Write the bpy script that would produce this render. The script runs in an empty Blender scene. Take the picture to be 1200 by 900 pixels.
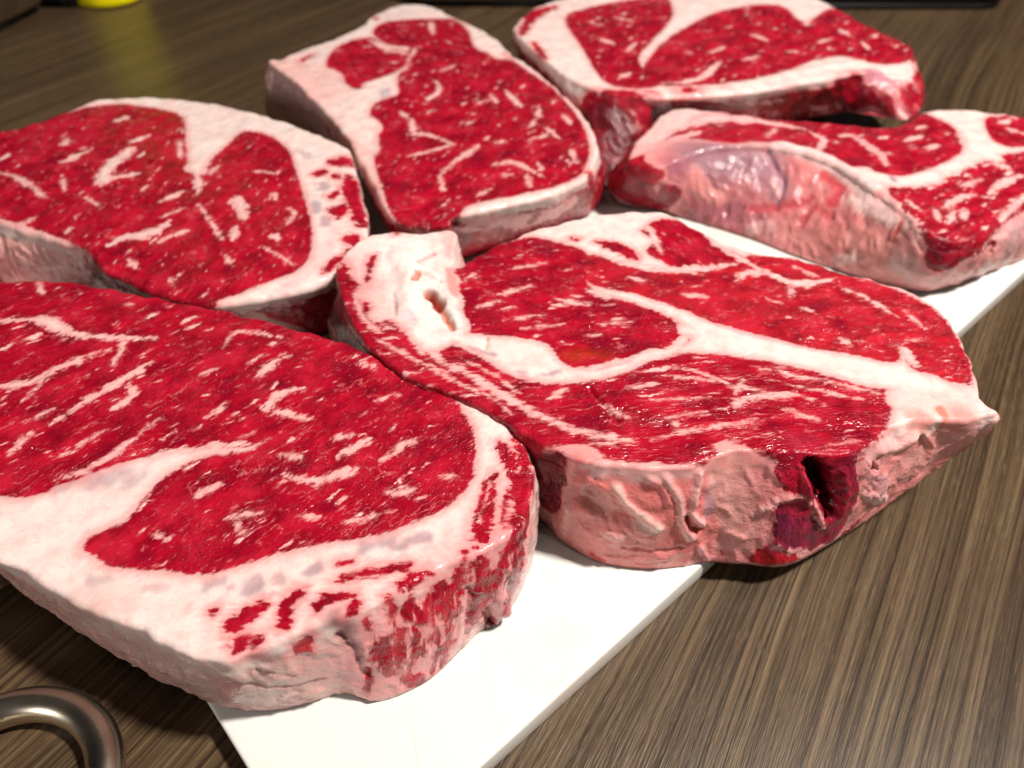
import bpy, math, random
import numpy as np
from mathutils import Vector
from mathutils.bvhtree import BVHTree
from mathutils.geometry import delaunay_2d_cdt

sc = bpy.context.scene
COL = sc.collection
R = math.radians

# ------------------------------------------------------------------ camera
PITCH, FPX, CAMH = R(43.4), 900.0, 0.18          # looking down 43.4 degrees from 18 cm above the board
cd = bpy.data.cameras.new('camera')
cam = bpy.data.objects.new('camera', cd)
COL.objects.link(cam)
cam.location = (0, 0, CAMH)
cam.rotation_euler = (R(90) - PITCH, 0, 0)
cd.sensor_width = 36.0
cd.lens = FPX / 1200 * 36.0
cd.clip_start, cd.clip_end = 0.005, 20
cd.dof.use_dof = True
cd.dof.focus_distance = 0.185
cd.dof.aperture_fstop = 13.0
sc.camera = cam
# ------------------------------------------------------------------ world and lamps
w = bpy.data.worlds.new('World')
sc.world = w
w.use_nodes = True
w.node_tree.nodes['Background'].inputs[0].default_value = (1.0, 0.94, 0.88, 1)
w.node_tree.nodes['Background'].inputs[1].default_value = 0.008


def lamp(name, loc, target, size, energy, col):
    l = bpy.data.lights.new(name, 'AREA')
    l.shape = 'DISK'
    l.size, l.energy, l.color = size, energy, col
    o = bpy.data.objects.new(name, l)
    COL.objects.link(o)
    o.location = loc
    o.rotation_euler = (Vector(target) - Vector(loc)).to_track_quat('-Z', 'Y').to_euler()
    return o


lamp('ceiling_spot', (0.55, 0.09, 1.05), (0.03, 0.20, 0.02), 0.11, 22.0, (1.0, 0.95, 0.88))
lamp('right_fill', (0.75, -0.45, 0.75), (0.05, 0.12, 0.0), 0.25, 0.9, (1.0, 0.95, 0.9))  # added fill from the right to lift the middle steak's front; no real lamp
lamp('left_fill', (-0.85, -0.70, 0.36), (0.0, 0.15, 0.02), 0.35, 3.4, (1.0, 0.95, 0.90))  # added low fill from the left front for the side walls; no window there
# ------------------------------------------------------------------ exposure
sc.view_settings.view_transform = 'Standard'
sc.view_settings.look = 'None'
sc.view_settings.exposure = 0.0
sc.view_settings.gamma = 1.0
sc.cycles.use_denoising = True
sc.cycles.max_bounces = 4
sc.cycles.diffuse_bounces = 1

SP, CP = math.sin(PITCH), math.cos(PITCH)
TABLE = -0.008


def ray(px, py):
    dx, dy = (px - 600) / FPX, (450 - py) / FPX
    return np.array([dx, dy * SP + CP, dy * CP - SP])


def at(px, py, z=0.0):
    """where the sight line of a photo pixel meets the level z (metres)"""
    d = ray(px, py)
    t = (z - CAMH) / d[2]
    return np.array([d[0] * t, d[1] * t, z])


# ------------------------------------------------------------------ noise (numpy)
_rng = np.random.default_rng(7)
_perm = np.concatenate([_rng.permutation(256)] * 3).astype(np.int64)
_grad = _rng.normal(size=(256, 3))
_grad /= np.linalg.norm(_grad, axis=1)[:, None]


def noise(p):
    i = np.floor(p).astype(np.int64)
    f = p - i
    u = f * f * f * (f * (f * 6 - 15) + 10)
    i &= 255
    out = 0
    for dx in (0, 1):
        wx = u[:, 0] if dx else 1 - u[:, 0]
        for dy in (0, 1):
            wy = u[:, 1] if dy else 1 - u[:, 1]
            for dz in (0, 1):
                wz = u[:, 2] if dz else 1 - u[:, 2]
                h = _perm[_perm[_perm[(i[:, 0] + dx) & 255] + ((i[:, 1] + dy) & 255)] + ((i[:, 2] + dz) & 255)]
                g = _grad[h]
                out = out + wx * wy * wz * (g[:, 0] * (f[:, 0] - dx) + g[:, 1] * (f[:, 1] - dy) + g[:, 2] * (f[:, 2] - dz))
    return out * 1.6


def fbm(p, o=3):
    s, a = 0, 1.0
    for k in range(o):
        s = s + a * noise(p * 2 ** k + 17.3 * k)
        a *= 0.5
    return s


def smooth(x, a, b):
    t = np.clip((x - a) / (b - a), 0, 1)
    return t * t * (3 - 2 * t)


# ------------------------------------------------------------------ curve helpers
def crom(P, n, closed=True):
    P = np.asarray(P, float)
    k = len(P)
    out = []
    for i in range(k if closed else k - 1):
        if closed:
            a, b, c, d = P[(i - 1) % k], P[i], P[(i + 1) % k], P[(i + 2) % k]
        else:
            a, b, c, d = P[max(i - 1, 0)], P[i], P[i + 1], P[min(i + 2, k - 1)]
        for j in range(n):
            t = j / n
            out.append(0.5 * (2 * b + (c - a) * t + (2 * a - 5 * b + 4 * c - d) * t * t + (3 * b - a - 3 * c + d) * t ** 3))
    if not closed:
        out.append(P[-1])
    return np.array(out)


def resample(P, step):
    """closed curve, equal steps along the first three columns"""
    Q = np.vstack([P, P[:1]])
    L = np.concatenate([[0], np.cumsum(np.linalg.norm(np.diff(Q[:, :2], axis=0), axis=1))])
    n = int(L[-1] / step)
    t = np.linspace(0, L[-1], n, endpoint=False)
    return np.stack([np.interp(t, L, Q[:, c]) for c in range(Q.shape[1])], 1)


def seg_dist(p, A, B):
    """distance of points p to the nearest of the segments A-B"""
    best = np.full(len(p), 1e9)
    for a, b in zip(A, B):
        ab = b - a
        l2 = max(float(ab @ ab), 1e-18)
        q = p - a
        t = np.clip(q @ ab / l2, 0, 1)
        d = q - t[:, None] * ab
        best = np.minimum(best, np.einsum('ij,ij->i', d, d))
    return np.sqrt(best)


def taper_dist(p, A, B, ra, rb):
    """signed distance to a chain of tapering capsules (negative inside)"""
    best = np.full(len(p), 1e9)
    for a, b, r0, r1 in zip(A, B, ra, rb):
        ab = b - a
        l2 = max(float(ab @ ab), 1e-18)
        q = p - a
        t = np.clip(q @ ab / l2, 0, 1)
        d = q - t[:, None] * ab
        best = np.minimum(best, np.sqrt(np.einsum('ij,ij->i', d, d)) - (r0 + (r1 - r0) * t))
    return best


def inside(p, poly):
    x, y = p[:, 0], p[:, 1]
    r = np.zeros(len(p), bool)
    for a, b in zip(poly, np.roll(poly, -1, 0)):
        c = (a[1] > y) != (b[1] > y)
        if c.any():
            r[c] ^= x[c] < (b[0] - a[0]) * (y[c] - a[1]) / (b[1] - a[1]) + a[0]
    return r


def poly_sd(p, poly, far=0.008):
    out = np.full(len(p), -far)
    lo, hi = poly.min(0) - far, poly.max(0) + far
    k = np.where((p[:, 0] > lo[0]) & (p[:, 0] < hi[0]) & (p[:, 1] > lo[1]) & (p[:, 1] < hi[1]))[0]
    if len(k):
        q = p[k]
        d = seg_dist(q, poly, np.roll(poly, -1, 0))
        out[k] = np.where(inside(q, poly), d, -d)
    return out


# ------------------------------------------------------------------ node helper
class NT:
    def __init__(self, name):
        self.m = bpy.data.materials.new(name)
        self.m.use_nodes = True
        self.t = self.m.node_tree
        self.t.nodes.clear()

    def n(self, typ, ins=None, **kw):
        d = self.t.nodes.new(typ)
        for k, v in kw.items():
            setattr(d, k, v)
        for k, v in (ins or {}).items():
            if isinstance(v, bpy.types.NodeSocket):
                self.t.links.new(v, d.inputs[k])
            else:
                d.inputs[k].default_value = v
        return d

    def math(self, op, a, b=0.0, c=None, clamp=False):
        ins = {0: a, 1: b}
        if c is not None:
            ins[2] = c
        return self.n('ShaderNodeMath', ins, operation=op, use_clamp=clamp).outputs[0]

    def mix(self, f, a, b, blend='MIX'):
        d = self.n('ShaderNodeMix', None, data_type='RGBA', blend_type=blend)
        for k, v in ((0, f), (6, a), (7, b)):
            if isinstance(v, bpy.types.NodeSocket):
                self.t.links.new(v, d.inputs[k])
            else:
                d.inputs[k].default_value = v if k == 0 else (*v[:3], 1)
        return d.outputs[2]

    def rng(self, v, a, b, c=0.0, d=1.0, smooth=True):
        return self.n('ShaderNodeMapRange', {0: v, 1: a, 2: b, 3: c, 4: d},
                      interpolation_type='SMOOTHSTEP' if smooth else 'LINEAR').outputs[0]

    def noise(self, vec, scale, detail=2.0, rough=0.5, dist=0.0):
        return self.n('ShaderNodeTexNoise', {'Vector': vec, 'Scale': scale, 'Detail': detail, 'Roughness': rough,
                                             'Distortion': dist})

    def scale(self, vec, s):
        return self.n('ShaderNodeVectorMath', {0: vec, 1: s}, operation='MULTIPLY').outputs[0]

    def attr(self, name):
        return self.n('ShaderNodeAttribute', None, attribute_name=name)

    def out(self, bsdf):
        o = self.n('ShaderNodeOutputMaterial')
        self.t.links.new(bsdf.outputs[0], o.inputs[0])
        return self.m


def simple(name, col, rough=0.5, metal=0.0, **kw):
    g = NT(name)
    tc = g.n('ShaderNodeTexCoord').outputs['Object']
    nz = g.noise(tc, 60.0, 4.0).outputs[0]
    c = g.mix(g.rng(nz, 0.3, 0.7), [v * 0.8 for v in col], [min(1, v * 1.15) for v in col])
    ins = {'Base Color': c, 'Roughness': g.rng(nz, 0.2, 0.8, rough * 0.8, rough * 1.2), 'Metallic': metal}
    ins.update(kw)
    return g.out(g.n('ShaderNodeBsdfPrincipled', ins))


# ------------------------------------------------------------------ raw meat
def meat_material():
    g = NT('raw_meat')
    sd = g.attr('sd').outputs['Fac']
    marb = g.attr('marb').outputs['Fac']
    flow = g.attr('flow').outputs['Vector']      # millimetres: along the fibres, across, up
    pos = g.attr('pos').outputs['Vector']        # millimetres
    fc = g.attr('fatcol').outputs['Color']
    lc = g.attr('leancol').outputs['Color']
    warp = g.noise(pos, 0.30, 3.0).outputs['Color']
    wv = g.n('ShaderNodeVectorMath', {0: warp, 1: (0.5, 0.5, 0.5)}, operation='SUBTRACT').outputs[0]
    fl = g.n('ShaderNodeVectorMath', {0: wv, 1: (2.6, 2.6, 2.6), 2: flow}, operation='MULTIPLY_ADD').outputs[0]
    # lean / fat border, ragged along the fibres
    e1 = g.noise(g.scale(fl, (0.30, 0.95, 0.6)), 1.0, 3.0, 0.6).outputs[0]
    e2 = g.noise(pos, 0.55, 3.0, 0.55).outputs[0]
    sdn = g.math('ADD', sd, g.math('MULTIPLY', g.math('SUBTRACT', e1, 0.5), 2.6))
    sdn = g.math('ADD', sdn, g.math('MULTIPLY', g.math('SUBTRACT', e2, 0.5), 1.3))
    lean = g.rng(sdn, -0.55, 0.45)
    # marbling: drawn-out flecks of three sizes, each cell with its own size
    dens = g.noise(pos, 0.085, 2.0).outputs[0]
    keep = g.math('ADD', g.math('MULTIPLY', g.math('SUBTRACT', dens, 0.5), 1.3), marb)
    jit = g.math('SUBTRACT', g.noise(g.scale(fl, (0.5, 1.3, 0.9)), 1.0, 2.0, 0.5).outputs[0], 0.5)

    def fleck(sc_, soft, gain, off):
        v = g.n('ShaderNodeTexVoronoi', {'Vector': g.n('ShaderNodeVectorMath', {0: g.scale(fl, sc_), 1: off}, operation='ADD').outputs[0],
                                         'Scale': 1.0, 'Randomness': 1.0}, feature='F1')
        rnd = g.n('ShaderNodeSeparateColor', {0: v.outputs['Color']})
        r0 = g.math('MULTIPLY', g.math('POWER', rnd.outputs[0], 2.2), 0.50)
        ex = g.rng(g.math('SUBTRACT', keep, rnd.outputs[1]), -0.06, 0.10)
        d = g.math('ADD', v.outputs['Distance'], g.math('MULTIPLY', jit, 0.75))
        m = g.rng(g.math('SUBTRACT', g.math('MULTIPLY', r0, ex), d), -soft * 0.5, soft)
        tone = g.math('MULTIPLY_ADD', rnd.outputs[2], 0.55, 0.45)
        return g.math('MULTIPLY', g.math('MULTIPLY', m, tone), gain)
    f1 = fleck((0.13, 0.38, 0.25), 0.32, 1.0, (3.0, 7.0, 1.0))
    f2 = fleck((0.25, 0.80, 0.5), 0.42, 0.80, (13.0, 2.0, 5.0))
    f3 = fleck((0.62, 1.5, 1.0), 0.40, 0.40, (1.0, 22.0, 8.0))
    vn = g.noise(g.scale(fl, (0.13, 0.34, 0.25)), 1.0, 3.0, 0.5, 0.0).outputs[0]
    vein = g.math('SUBTRACT', 1.0, g.math('ABSOLUTE', g.math('MULTIPLY_ADD', vn, 2.0, -1.0)))
    vmask = g.rng(g.noise(g.scale(fl, (0.12, 0.2, 0.2)), 1.0, 2.0).outputs[0], 0.47, 0.62)
    vein = g.math('MULTIPLY', g.math('MULTIPLY', g.rng(vein, 0.92, 1.0), vmask), 0.38)
    fl_all = g.math('MAXIMUM', g.math('MAXIMUM', f1, vein), g.math('MAXIMUM', f2, f3))
    deep = g.rng(sdn, 0.0, 0.7)
    on = g.rng(marb, 0.01, 0.08)
    fl_all = g.math('MULTIPLY', g.math('MULTIPLY', fl_all, on), deep)
    # lean colour
    v1 = g.noise(g.scale(fl, (0.10, 0.24, 0.2)), 1.0, 4.0, 0.6).outputs[0]
    lv = g.rng(v1, 0.28, 0.72, 0.50, 1.30, False)
    lcol = g.n('ShaderNodeVectorMath', {0: lc, 'Scale': lv}, operation='SCALE').outputs[0]
    v2 = g.noise(g.scale(fl, (0.4, 1.9, 1.2)), 1.0, 3.0, 0.6).outputs[0]
    lcol = g.mix(g.rng(v2, 0.48, 0.80, 0.0, 0.20), lcol, (0.66, 0.05, 0.075))
    lcol = g.mix(g.rng(v2, 0.48, 0.22, 0.0, 0.45), lcol, (0.20, 0.001, 0.008))
    big = g.noise(pos, 0.095, 3.0, 0.6).outputs[0]
    lcol = g.mix(g.rng(big, 0.48, 0.68, 0.0, 0.50), lcol, (0.62, 0.018, 0.05))
    lcol = g.mix(g.rng(big, 0.48, 0.31, 0.0, 0.62), lcol, (0.19, 0.0012, 0.015))
    # fat colour: pink where it is thin or borders on lean, creamy where it is thick
    fv = g.noise(pos, 0.22, 4.0, 0.6).outputs[0]
    tint = g.n('ShaderNodeVectorMath', {0: fc, 1: (0.99, 0.72, 0.71)}, operation='MULTIPLY').outputs[0]
    fcol = g.mix(g.rng(fv, 0.42, 0.72, 0.0, 0.6), fc, tint)
    fv2 = g.noise(g.scale(fl, (0.5, 1.4, 1.0)), 1.0, 3.0, 0.6).outputs[0]
    tint2 = g.n('ShaderNodeVectorMath', {0: fc, 1: (0.97, 0.58, 0.58)}, operation='MULTIPLY').outputs[0]
    fcol = g.mix(g.rng(fv2, 0.50, 0.78, 0.0, 0.38), fcol, tint2)
    fcol = g.mix(g.rng(sdn, -3.4, 0.1, 0.0, 0.78), fcol, (0.80, 0.31, 0.31))
    flcol = g.mix(g.rng(fl_all, 0.1, 0.9), (0.62, 0.07, 0.09), (0.85, 0.54, 0.51))
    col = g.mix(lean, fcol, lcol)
    col = g.mix(g.rng(fl_all, 0.0, 0.7), col, flcol)
    # wet relief, with beads of juice here and there
    soft_lean = g.rng(sd, -0.4, 0.4)
    b1 = g.math('MULTIPLY', soft_lean, g.noise(g.scale(flow, (0.5, 1.5, 1.0)), 1.0, 2.0, 0.6).outputs[0])
    b2 = g.noise(pos, 1.3, 1.0, 0.5).outputs[0]
    patch = g.rng(g.noise(pos, 0.10, 1.0).outputs[0], 0.46, 0.62)
    bead = g.n('ShaderNodeTexVoronoi', {'Vector': g.scale(flow, (1.0, 1.6, 1.3)), 'Scale': 0.95, 'Randomness': 1.0}, feature='F1').outputs['Distance']
    bead = g.math('MULTIPLY', g.math('MULTIPLY', g.rng(bead, 0.34, 0.10), patch), g.rng(soft_lean, 0.0, 1.0, 0.04, 1.0))
    hgt = g.math('ADD', g.math('MULTIPLY', b1, 0.00026), g.math('MULTIPLY', b2, g.rng(soft_lean, 0.0, 1.0, 0.00009, 0.00016)))
    hgt = g.math('ADD', hgt, g.math('MULTIPLY', g.math('SUBTRACT', 1.0, soft_lean), 0.00012))
    hgt = g.math('ADD', hgt, g.math('MULTIPLY', bead, 0.00038))
    fine = g.math('MULTIPLY', g.noise(flow, 1.5, 1.0, 0.5).outputs[0], g.math('MULTIPLY', g.math('MULTIPLY', patch, soft_lean), 0.00027))
    hgt = g.math('ADD', hgt, fine)
    wall = g.attr('wall').outputs['Fac']
    wl = g.noise(pos, 0.75, 3.0, 0.55).outputs[0]
    hgt = g.math('ADD', hgt, g.math('MULTIPLY', g.math('MULTIPLY', wl, wall), 0.00045))
    bump = g.n('ShaderNodeBump', {'Height': hgt, 'Strength': 0.9, 'Distance': 1.0}).outputs[0]
    wet = g.noise(pos, 0.16, 3.0).outputs[0]
    ro = g.rng(wet, 0.35, 0.65, 0.38, 0.27)
    ro = g.math('SUBTRACT', ro, g.math('MULTIPLY', bead, 0.16), clamp=True)
    ro = g.math('SUBTRACT', ro, g.math('MULTIPLY', wall, 0.06), clamp=True)
    spec = g.math('MULTIPLY_ADD', bead, 0.55, 0.27)
    sss = g.mix(lean, (1.0, 0.62, 0.55), (1.0, 0.18, 0.16))
    return g.out(g.n('ShaderNodeBsdfPrincipled', {'Base Color': col, 'Roughness': ro, 'IOR': 1.40,
                                                  'Subsurface Weight': g.rng(lean, 0, 1, 0.75, 0.55), 'Subsurface Radius': sss, 'Subsurface Scale': 0.0009,
                                                  'Specular IOR Level': spec, 'Coat Weight': g.math('MAXIMUM', g.math('MULTIPLY_ADD', patch, 0.45, 0.05), g.math('MULTIPLY', wall, 0.55)), 'Coat Roughness': 0.10, 'Coat Normal': bump, 'Normal': bump}))


MEAT = meat_material()
FAT = np.array([0.85, 0.685, 0.64])
PINK = np.array([0.74, 0.30, 0.28])
GREYPINK = np.array([0.62, 0.42, 0.42])
LEAN = np.array([0.40, 0.003, 0.019])
GROUP = 'raw steaks laid out on the cutting board'


def link_mesh(name, V, F, N, attrs, parent, mat):
    used = np.unique(F)
    mp = np.full(len(V), -1)
    mp[used] = np.arange(len(used))
    me = bpy.data.meshes.new(name)
    G = mp[F]
    me.vertices.add(len(used))
    me.vertices.foreach_set('co', V[used].astype(np.float32).ravel())
    me.loops.add(G.size)
    me.loops.foreach_set('vertex_index', G.astype(np.int32).ravel())
    me.polygons.add(len(G))
    me.polygons.foreach_set('loop_start', np.arange(0, G.size, 3, dtype=np.int32))
    me.update(calc_edges=True)
    me.shade_smooth()
    for k, a in attrs.items():
        if a.ndim == 1:
            at_ = me.attributes.new(k, 'FLOAT', 'POINT')
            at_.data.foreach_set('value', a[used].astype(np.float32))
        elif k.endswith('col'):
            at_ = me.attributes.new(k, 'FLOAT_COLOR', 'POINT')
            at_.data.foreach_set('color', np.hstack([a[used], np.ones((len(used), 1))]).astype(np.float32).ravel())
        else:
            at_ = me.attributes.new(k, 'FLOAT_VECTOR', 'POINT')
            at_.data.foreach_set('vector', a[used].astype(np.float32).ravel())
    me.normals_split_custom_set_from_vertices(N[used].tolist())
    me.materials.append(mat)
    o = bpy.data.objects.new(name, me)
    COL.objects.link(o)
    o.parent = parent
    return o


def vnormals(V, F):
    n = np.cross(V[F[:, 1]] - V[F[:, 0]], V[F[:, 2]] - V[F[:, 0]])
    N = np.zeros_like(V)
    for k in range(3):
        np.add.at(N, F[:, k], n)
    return N / np.maximum(np.linalg.norm(N, axis=1), 1e-12)[:, None]


def steak(label, ctrl, muscles, strokes, step=0.0008, lip=0.002, side_fat=PINK, side_lean=LEAN, side_sd=-2.0,
          side_marb=0.0, rough=0.0006, bulge=0.0015, seed=0.0, side_fibre=None):
    # --- outline: upper edge and foot of the side wall
    T, B = [], []
    for c in ctrl:
        t = at(c[0], c[1], c[2] / 100)
        T.append(t)
        B.append(None if len(c) < 5 else at(c[3], c[4], (c[5] if len(c) > 5 else 0.03) / 100))
    T = np.array(T)
    cen = T.mean(0)
    for i, b in enumerate(B):
        if b is None:
            d = cen - T[i]
            d[2] = 0
            d /= np.linalg.norm(d)
            B[i] = np.array([T[i][0] + d[0] * 0.003, T[i][1] + d[1] * 0.003, 0.0003])
    B = np.array(B)
    C = resample(crom(np.hstack([T, B]), 24), step)
    n = len(C)
    T, B = C[:, :3].copy(), C[:, 3:].copy()
    area = 0.5 * np.sum(T[:, 0] * np.roll(T[:, 1], -1) - np.roll(T[:, 0], -1) * T[:, 1])
    if area < 0:
        T, B = T[::-1].copy(), B[::-1].copy()
    tan = np.roll(T[:, :2], -3, 0) - np.roll(T[:, :2], 3, 0)
    out2 = np.stack([tan[:, 1], -tan[:, 0]], 1)
    out2 /= np.linalg.norm(out2, axis=1)[:, None]
    T[:, :2] += out2 * (0.0005 * fbm(T * 130 + seed, 2))[:, None]
    poly = T[:, :2]
    sub = T[::max(1, n // 90)]

    def ztop(p):
        d2 = ((p[:, None, :2] - sub[None, :, :2]) ** 2).sum(2) + 1e-7
        wgt = d2 ** -1.25
        return (wgt * sub[None, :, 2]).sum(1) / wgt.sum(1)

    # --- top sheet
    lo, hi = poly.min(0), poly.max(0)
    ys = np.arange(lo[1], hi[1], step * 0.866)
    pts = []
    for i, y in enumerate(ys):
        xs = np.arange(lo[0] + (i % 2) * step / 2, hi[0], step)
        pts.append(np.stack([xs, np.full(len(xs), y)], 1))
    pts = np.vstack(pts)
    pts += np.random.default_rng(3).normal(scale=step * 0.06, size=pts.shape)
    sdb = poly_sd(pts, poly[::2], 1.0)
    keep = sdb > lip * 1.05 + step * 0.6
    pts = pts[keep]
    rings = [T[:, :2] - out2 * (lip * q) for q in (0.05, 0.18, 0.38, 0.66, 1.0)]
    inner = []
    for q, rg in zip((0.05, 0.18, 0.38, 0.66, 1.0), rings):
        sr = poly_sd(rg, poly, 1.0)
        inner.append(rg[sr > lip * q * 0.85])
    pts = np.vstack([pts] + inner)
    sdb = poly_sd(pts, poly, 1.0)
    allv = np.vstack([poly, pts])
    res = delaunay_2d_cdt([Vector(v) for v in allv.tolist()], [(i, (i + 1) % n) for i in range(n)], [], 1, 1e-9)
    cdv = np.array([tuple(v) for v in res[0]])
    orig = [o[0] if o else -1 for o in res[3]]
    tri = np.array([f for f in res[2] if len(f) == 3])
    # CDT index -> own index (extra points appear only where the outline crosses itself)
    m = np.array([o if o >= 0 else 0 for o in orig])
    tri = m[tri]
    tri = tri[(tri[:, 0] != tri[:, 1]) & (tri[:, 1] != tri[:, 2]) & (tri[:, 0] != tri[:, 2])]
    a, b, c = allv[tri[:, 0]], allv[tri[:, 1]], allv[tri[:, 2]]
    cr = (b[:, 0] - a[:, 0]) * (c[:, 1] - a[:, 1]) - (b[:, 1] - a[:, 1]) * (c[:, 0] - a[:, 0])
    tri[cr < 0] = tri[cr < 0][:, ::-1]
    dbd = np.concatenate([np.zeros(n), sdb])
    zt = np.concatenate([T[:, 2], ztop(pts)])
    u = np.clip(dbd / lip, 0, 1)
    zt = zt - lip * (1 - np.sqrt(np.maximum(0, 1 - (1 - u) ** 2)))
    Vt = np.hstack([allv, zt[:, None]])
    nt = len(Vt)
    # --- side wall
    L = max(10, int(0.034 / step * 0.9))
    V, Fs, H = [Vt], [], [np.zeros(nt)]
    prev = np.arange(n)
    top = Vt[:n]
    for k in range(1, L + 1):
        t = k / L
        p = top * (1 - t) + B * t
        p[:, :2] += out2 * (bulge * math.sin(math.pi * min(1, t * 1.02)))
        cur = nt + (k - 1) * n + np.arange(n)
        V.append(p)
        H.append(np.full(n, t))
        nx = np.roll(np.arange(n), -1)
        Fs.append(np.stack([prev, cur, cur[nx]], 1))
        Fs.append(np.stack([prev, cur[nx], prev[nx]], 1))
        prev = cur
    base = nt + L * n
    V.append(B.mean(0)[None])
    H.append(np.ones(1))
    Fs.append(np.stack([prev, np.full(n, base), prev[np.roll(np.arange(n), -1)]], 1))
    V = np.vstack(V)
    H = np.concatenate(H)
    F = np.vstack([tri] + Fs)
    # the side wall's own strip coordinate (metres round the outline)
    arc = np.zeros(len(V))
    arc[:n] = np.arange(n) * step
    for k in range(L):
        arc[nt + k * n: nt + (k + 1) * n] = np.arange(n) * step
    is_side = np.zeros(len(V), bool)
    is_side[nt:] = True
    N = vnormals(V, F)
    bvh = BVHTree.FromPolygons(V.tolist(), F.tolist())
    cpos = Vector((0, 0, CAMH))

    def hit(px, py):
        r = bvh.ray_cast(cpos, Vector(ray(px, py)).normalized())
        return None if r[0] is None else np.array(r[0])

    def on_top(px, py):
        z = sub[:, 2].mean()
        for _ in range(4):
            p = at(px, py, z)
            z = float(ztop(p[None])[0])
        return p

    # --- fields
    P = V * 1000.0
    sd = np.full(len(V), -8.0)
    marb = np.zeros(len(V))
    fcol = np.tile(FAT, (len(V), 1))
    lcol = np.tile(LEAN, (len(V), 1))
    best = np.full(len(V), -8.0)
    reg = np.full(len(V), -1)
    flow = P.copy()
    ang = np.zeros(len(V))
    stretch = np.ones(len(V))
    for k, (part, fib, mb, pp, *opt) in enumerate(muscles):
        W = np.array([on_top(x, y)[:2] for x, y in pp])
        W = crom(W, 5)
        s = poly_sd(V[:, :2], W) * 1000
        f = on_top(fib[2], fib[3]) - on_top(fib[0], fib[1])
        th = math.atan2(f[1], f[0])
        q = s > best
        best[q] = s[q]
        reg[q & (s > 0)] = k
        ang[q] = th
        marb[q] = mb
        st = 1.0
        for o_ in opt:
            if isinstance(o_, float):
                st = o_
            else:
                lcol[q & (s > -1)] = o_
        stretch[q] = st
        sd = np.maximum(sd, s)
    # mean fibre frame per muscle (a constant angle inside each)
    ca, sa = np.cos(ang), np.sin(ang)
    flow[:, 0] = (P[:, 0] * ca + P[:, 1] * sa) * stretch
    flow[:, 1] = -P[:, 0] * sa + P[:, 1] * ca
    # side: run over from the top along the first bit of the wall, then its own look
    hs = np.where(is_side, H, 0)
    run = smooth(hs + 0.06 * fbm(P * 0.25 + seed, 2), 0.06, 0.22)
    n_s = 1.6 * fbm(np.stack([arc * 1000 * 0.16, P[:, 2] * 0.10, np.full(len(V), seed)], 1), 3)
    sd = sd * (1 - run) + (side_sd + n_s) * run
    marb = marb * (1 - run) + side_marb * run
    fcol = fcol * (1 - run[:, None]) + np.asarray(side_fat) * run[:, None]
    lcol = lcol * (1 - run[:, None]) + np.asarray(side_lean) * run[:, None]
    sidev = hs > 0.10
    flow[sidev, 0] = P[sidev, 2]
    flow[sidev, 1] = arc[sidev] * 1000
    flow[sidev, 2] = P[sidev, 0] * 0.3
    disp = np.zeros(len(V))
    for s_ in strokes:
        kind, wpx, pp = s_[:3]
        o = s_[3] if len(s_) > 3 else {}
        h = [hit(x, y) for x, y in pp]
        h = [x for x in h if x is not None]
        if not h:
            continue
        h = np.array(h)
        dist = np.linalg.norm(h - np.array(cpos), axis=1).mean()
        wm = wpx * 0.5 * dist / FPX * 1000 * o.get('k', 1.15)       # half width in mm
        h = h * 1000
        if len(h) > 2:
            h = crom(h, 4, False)
        reach = wm * 2.2 + 3
        lo_, hi_ = h.min(0) - reach, h.max(0) + reach
        k = np.where(((P > lo_) & (P < hi_)).all(1))[0]
        if not len(k):
            continue
        q = P[k]
        wob = fbm(q * (0.9 / max(wm, 0.6)) * 0.55 + 31.7, 2)
        if kind and len(h) > 1 and wpx <= 15 and not o.get('k'):
            if len(h) == 2:
                h = h[:1] + (h[1:] - h[:1]) * np.linspace(0, 1, 6)[:, None]
            tt = np.linspace(0, 1, len(h))
            bump_ = noise(np.stack([tt * len(h) * 0.55, np.full(len(h), h[0, 0] * 0.37), np.full(len(h), h[0, 1] * 0.41)], 1))
            rad = wm * np.clip((0.30 + 1.0 * np.sin(np.pi * np.clip(tt * 0.94 + 0.03, 0, 1)) ** 0.7) * (1 + 0.75 * bump_), 0.12, 1.7)
            d = taper_dist(q, h[:-1], h[1:], rad[:-1], rad[1:]) + wm
            fq = flow[k] * np.array([0.32, 1.15, 0.6])
            d = d + wm * 0.85 * fbm(fq + 5.1, 2) + wob * wm * 0.25
        else:
            d = seg_dist(q, h[:-1], h[1:]) if len(h) > 1 else np.linalg.norm(q - h[0], axis=1)
            d = d + wob * wm * o.get('wob', 0.45)
        if 'F' in kind:
            sd[k] = np.minimum(sd[k], (d - wm) * (0.85 if wm > 1.2 else 0.60))
        if 'R' in kind:
            sd[k] = np.maximum(sd[k], np.minimum(wm - d, 4))
        soft = o.get('soft', 0.4)
        fo = 1 - smooth(d, wm * (1 - soft), wm * (1 + soft))
        fo = fo * o.get('a', 1.0)
        if 'R' in kind:
            halo = (1 - smooth(d, wm * 0.6, wm * 1.9 + 0.4)) * 0.75
            fcol[k] = fcol[k] * (1 - halo[:, None]) + np.array([0.74, 0.24, 0.24]) * halo[:, None]
        if 'fc' in o:
            fcol[k] = fcol[k] * (1 - fo[:, None]) + np.array(o['fc']) * fo[:, None]
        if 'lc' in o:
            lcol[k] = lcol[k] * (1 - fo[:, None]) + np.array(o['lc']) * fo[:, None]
        if 'd' in o:
            disp[k] += o['d'] / 1000 * (1 - smooth(d, 0, wm * 1.5))
        if 'm' in o:
            marb[k] = marb[k] * (1 - fo) + o['m'] * fo
    # --- relief
    disp += np.where(sidev, rough, 0.00040) * fbm(P * 0.13 + seed, 2) * np.where(H > 0.97, 0.3, 1.0)
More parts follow.
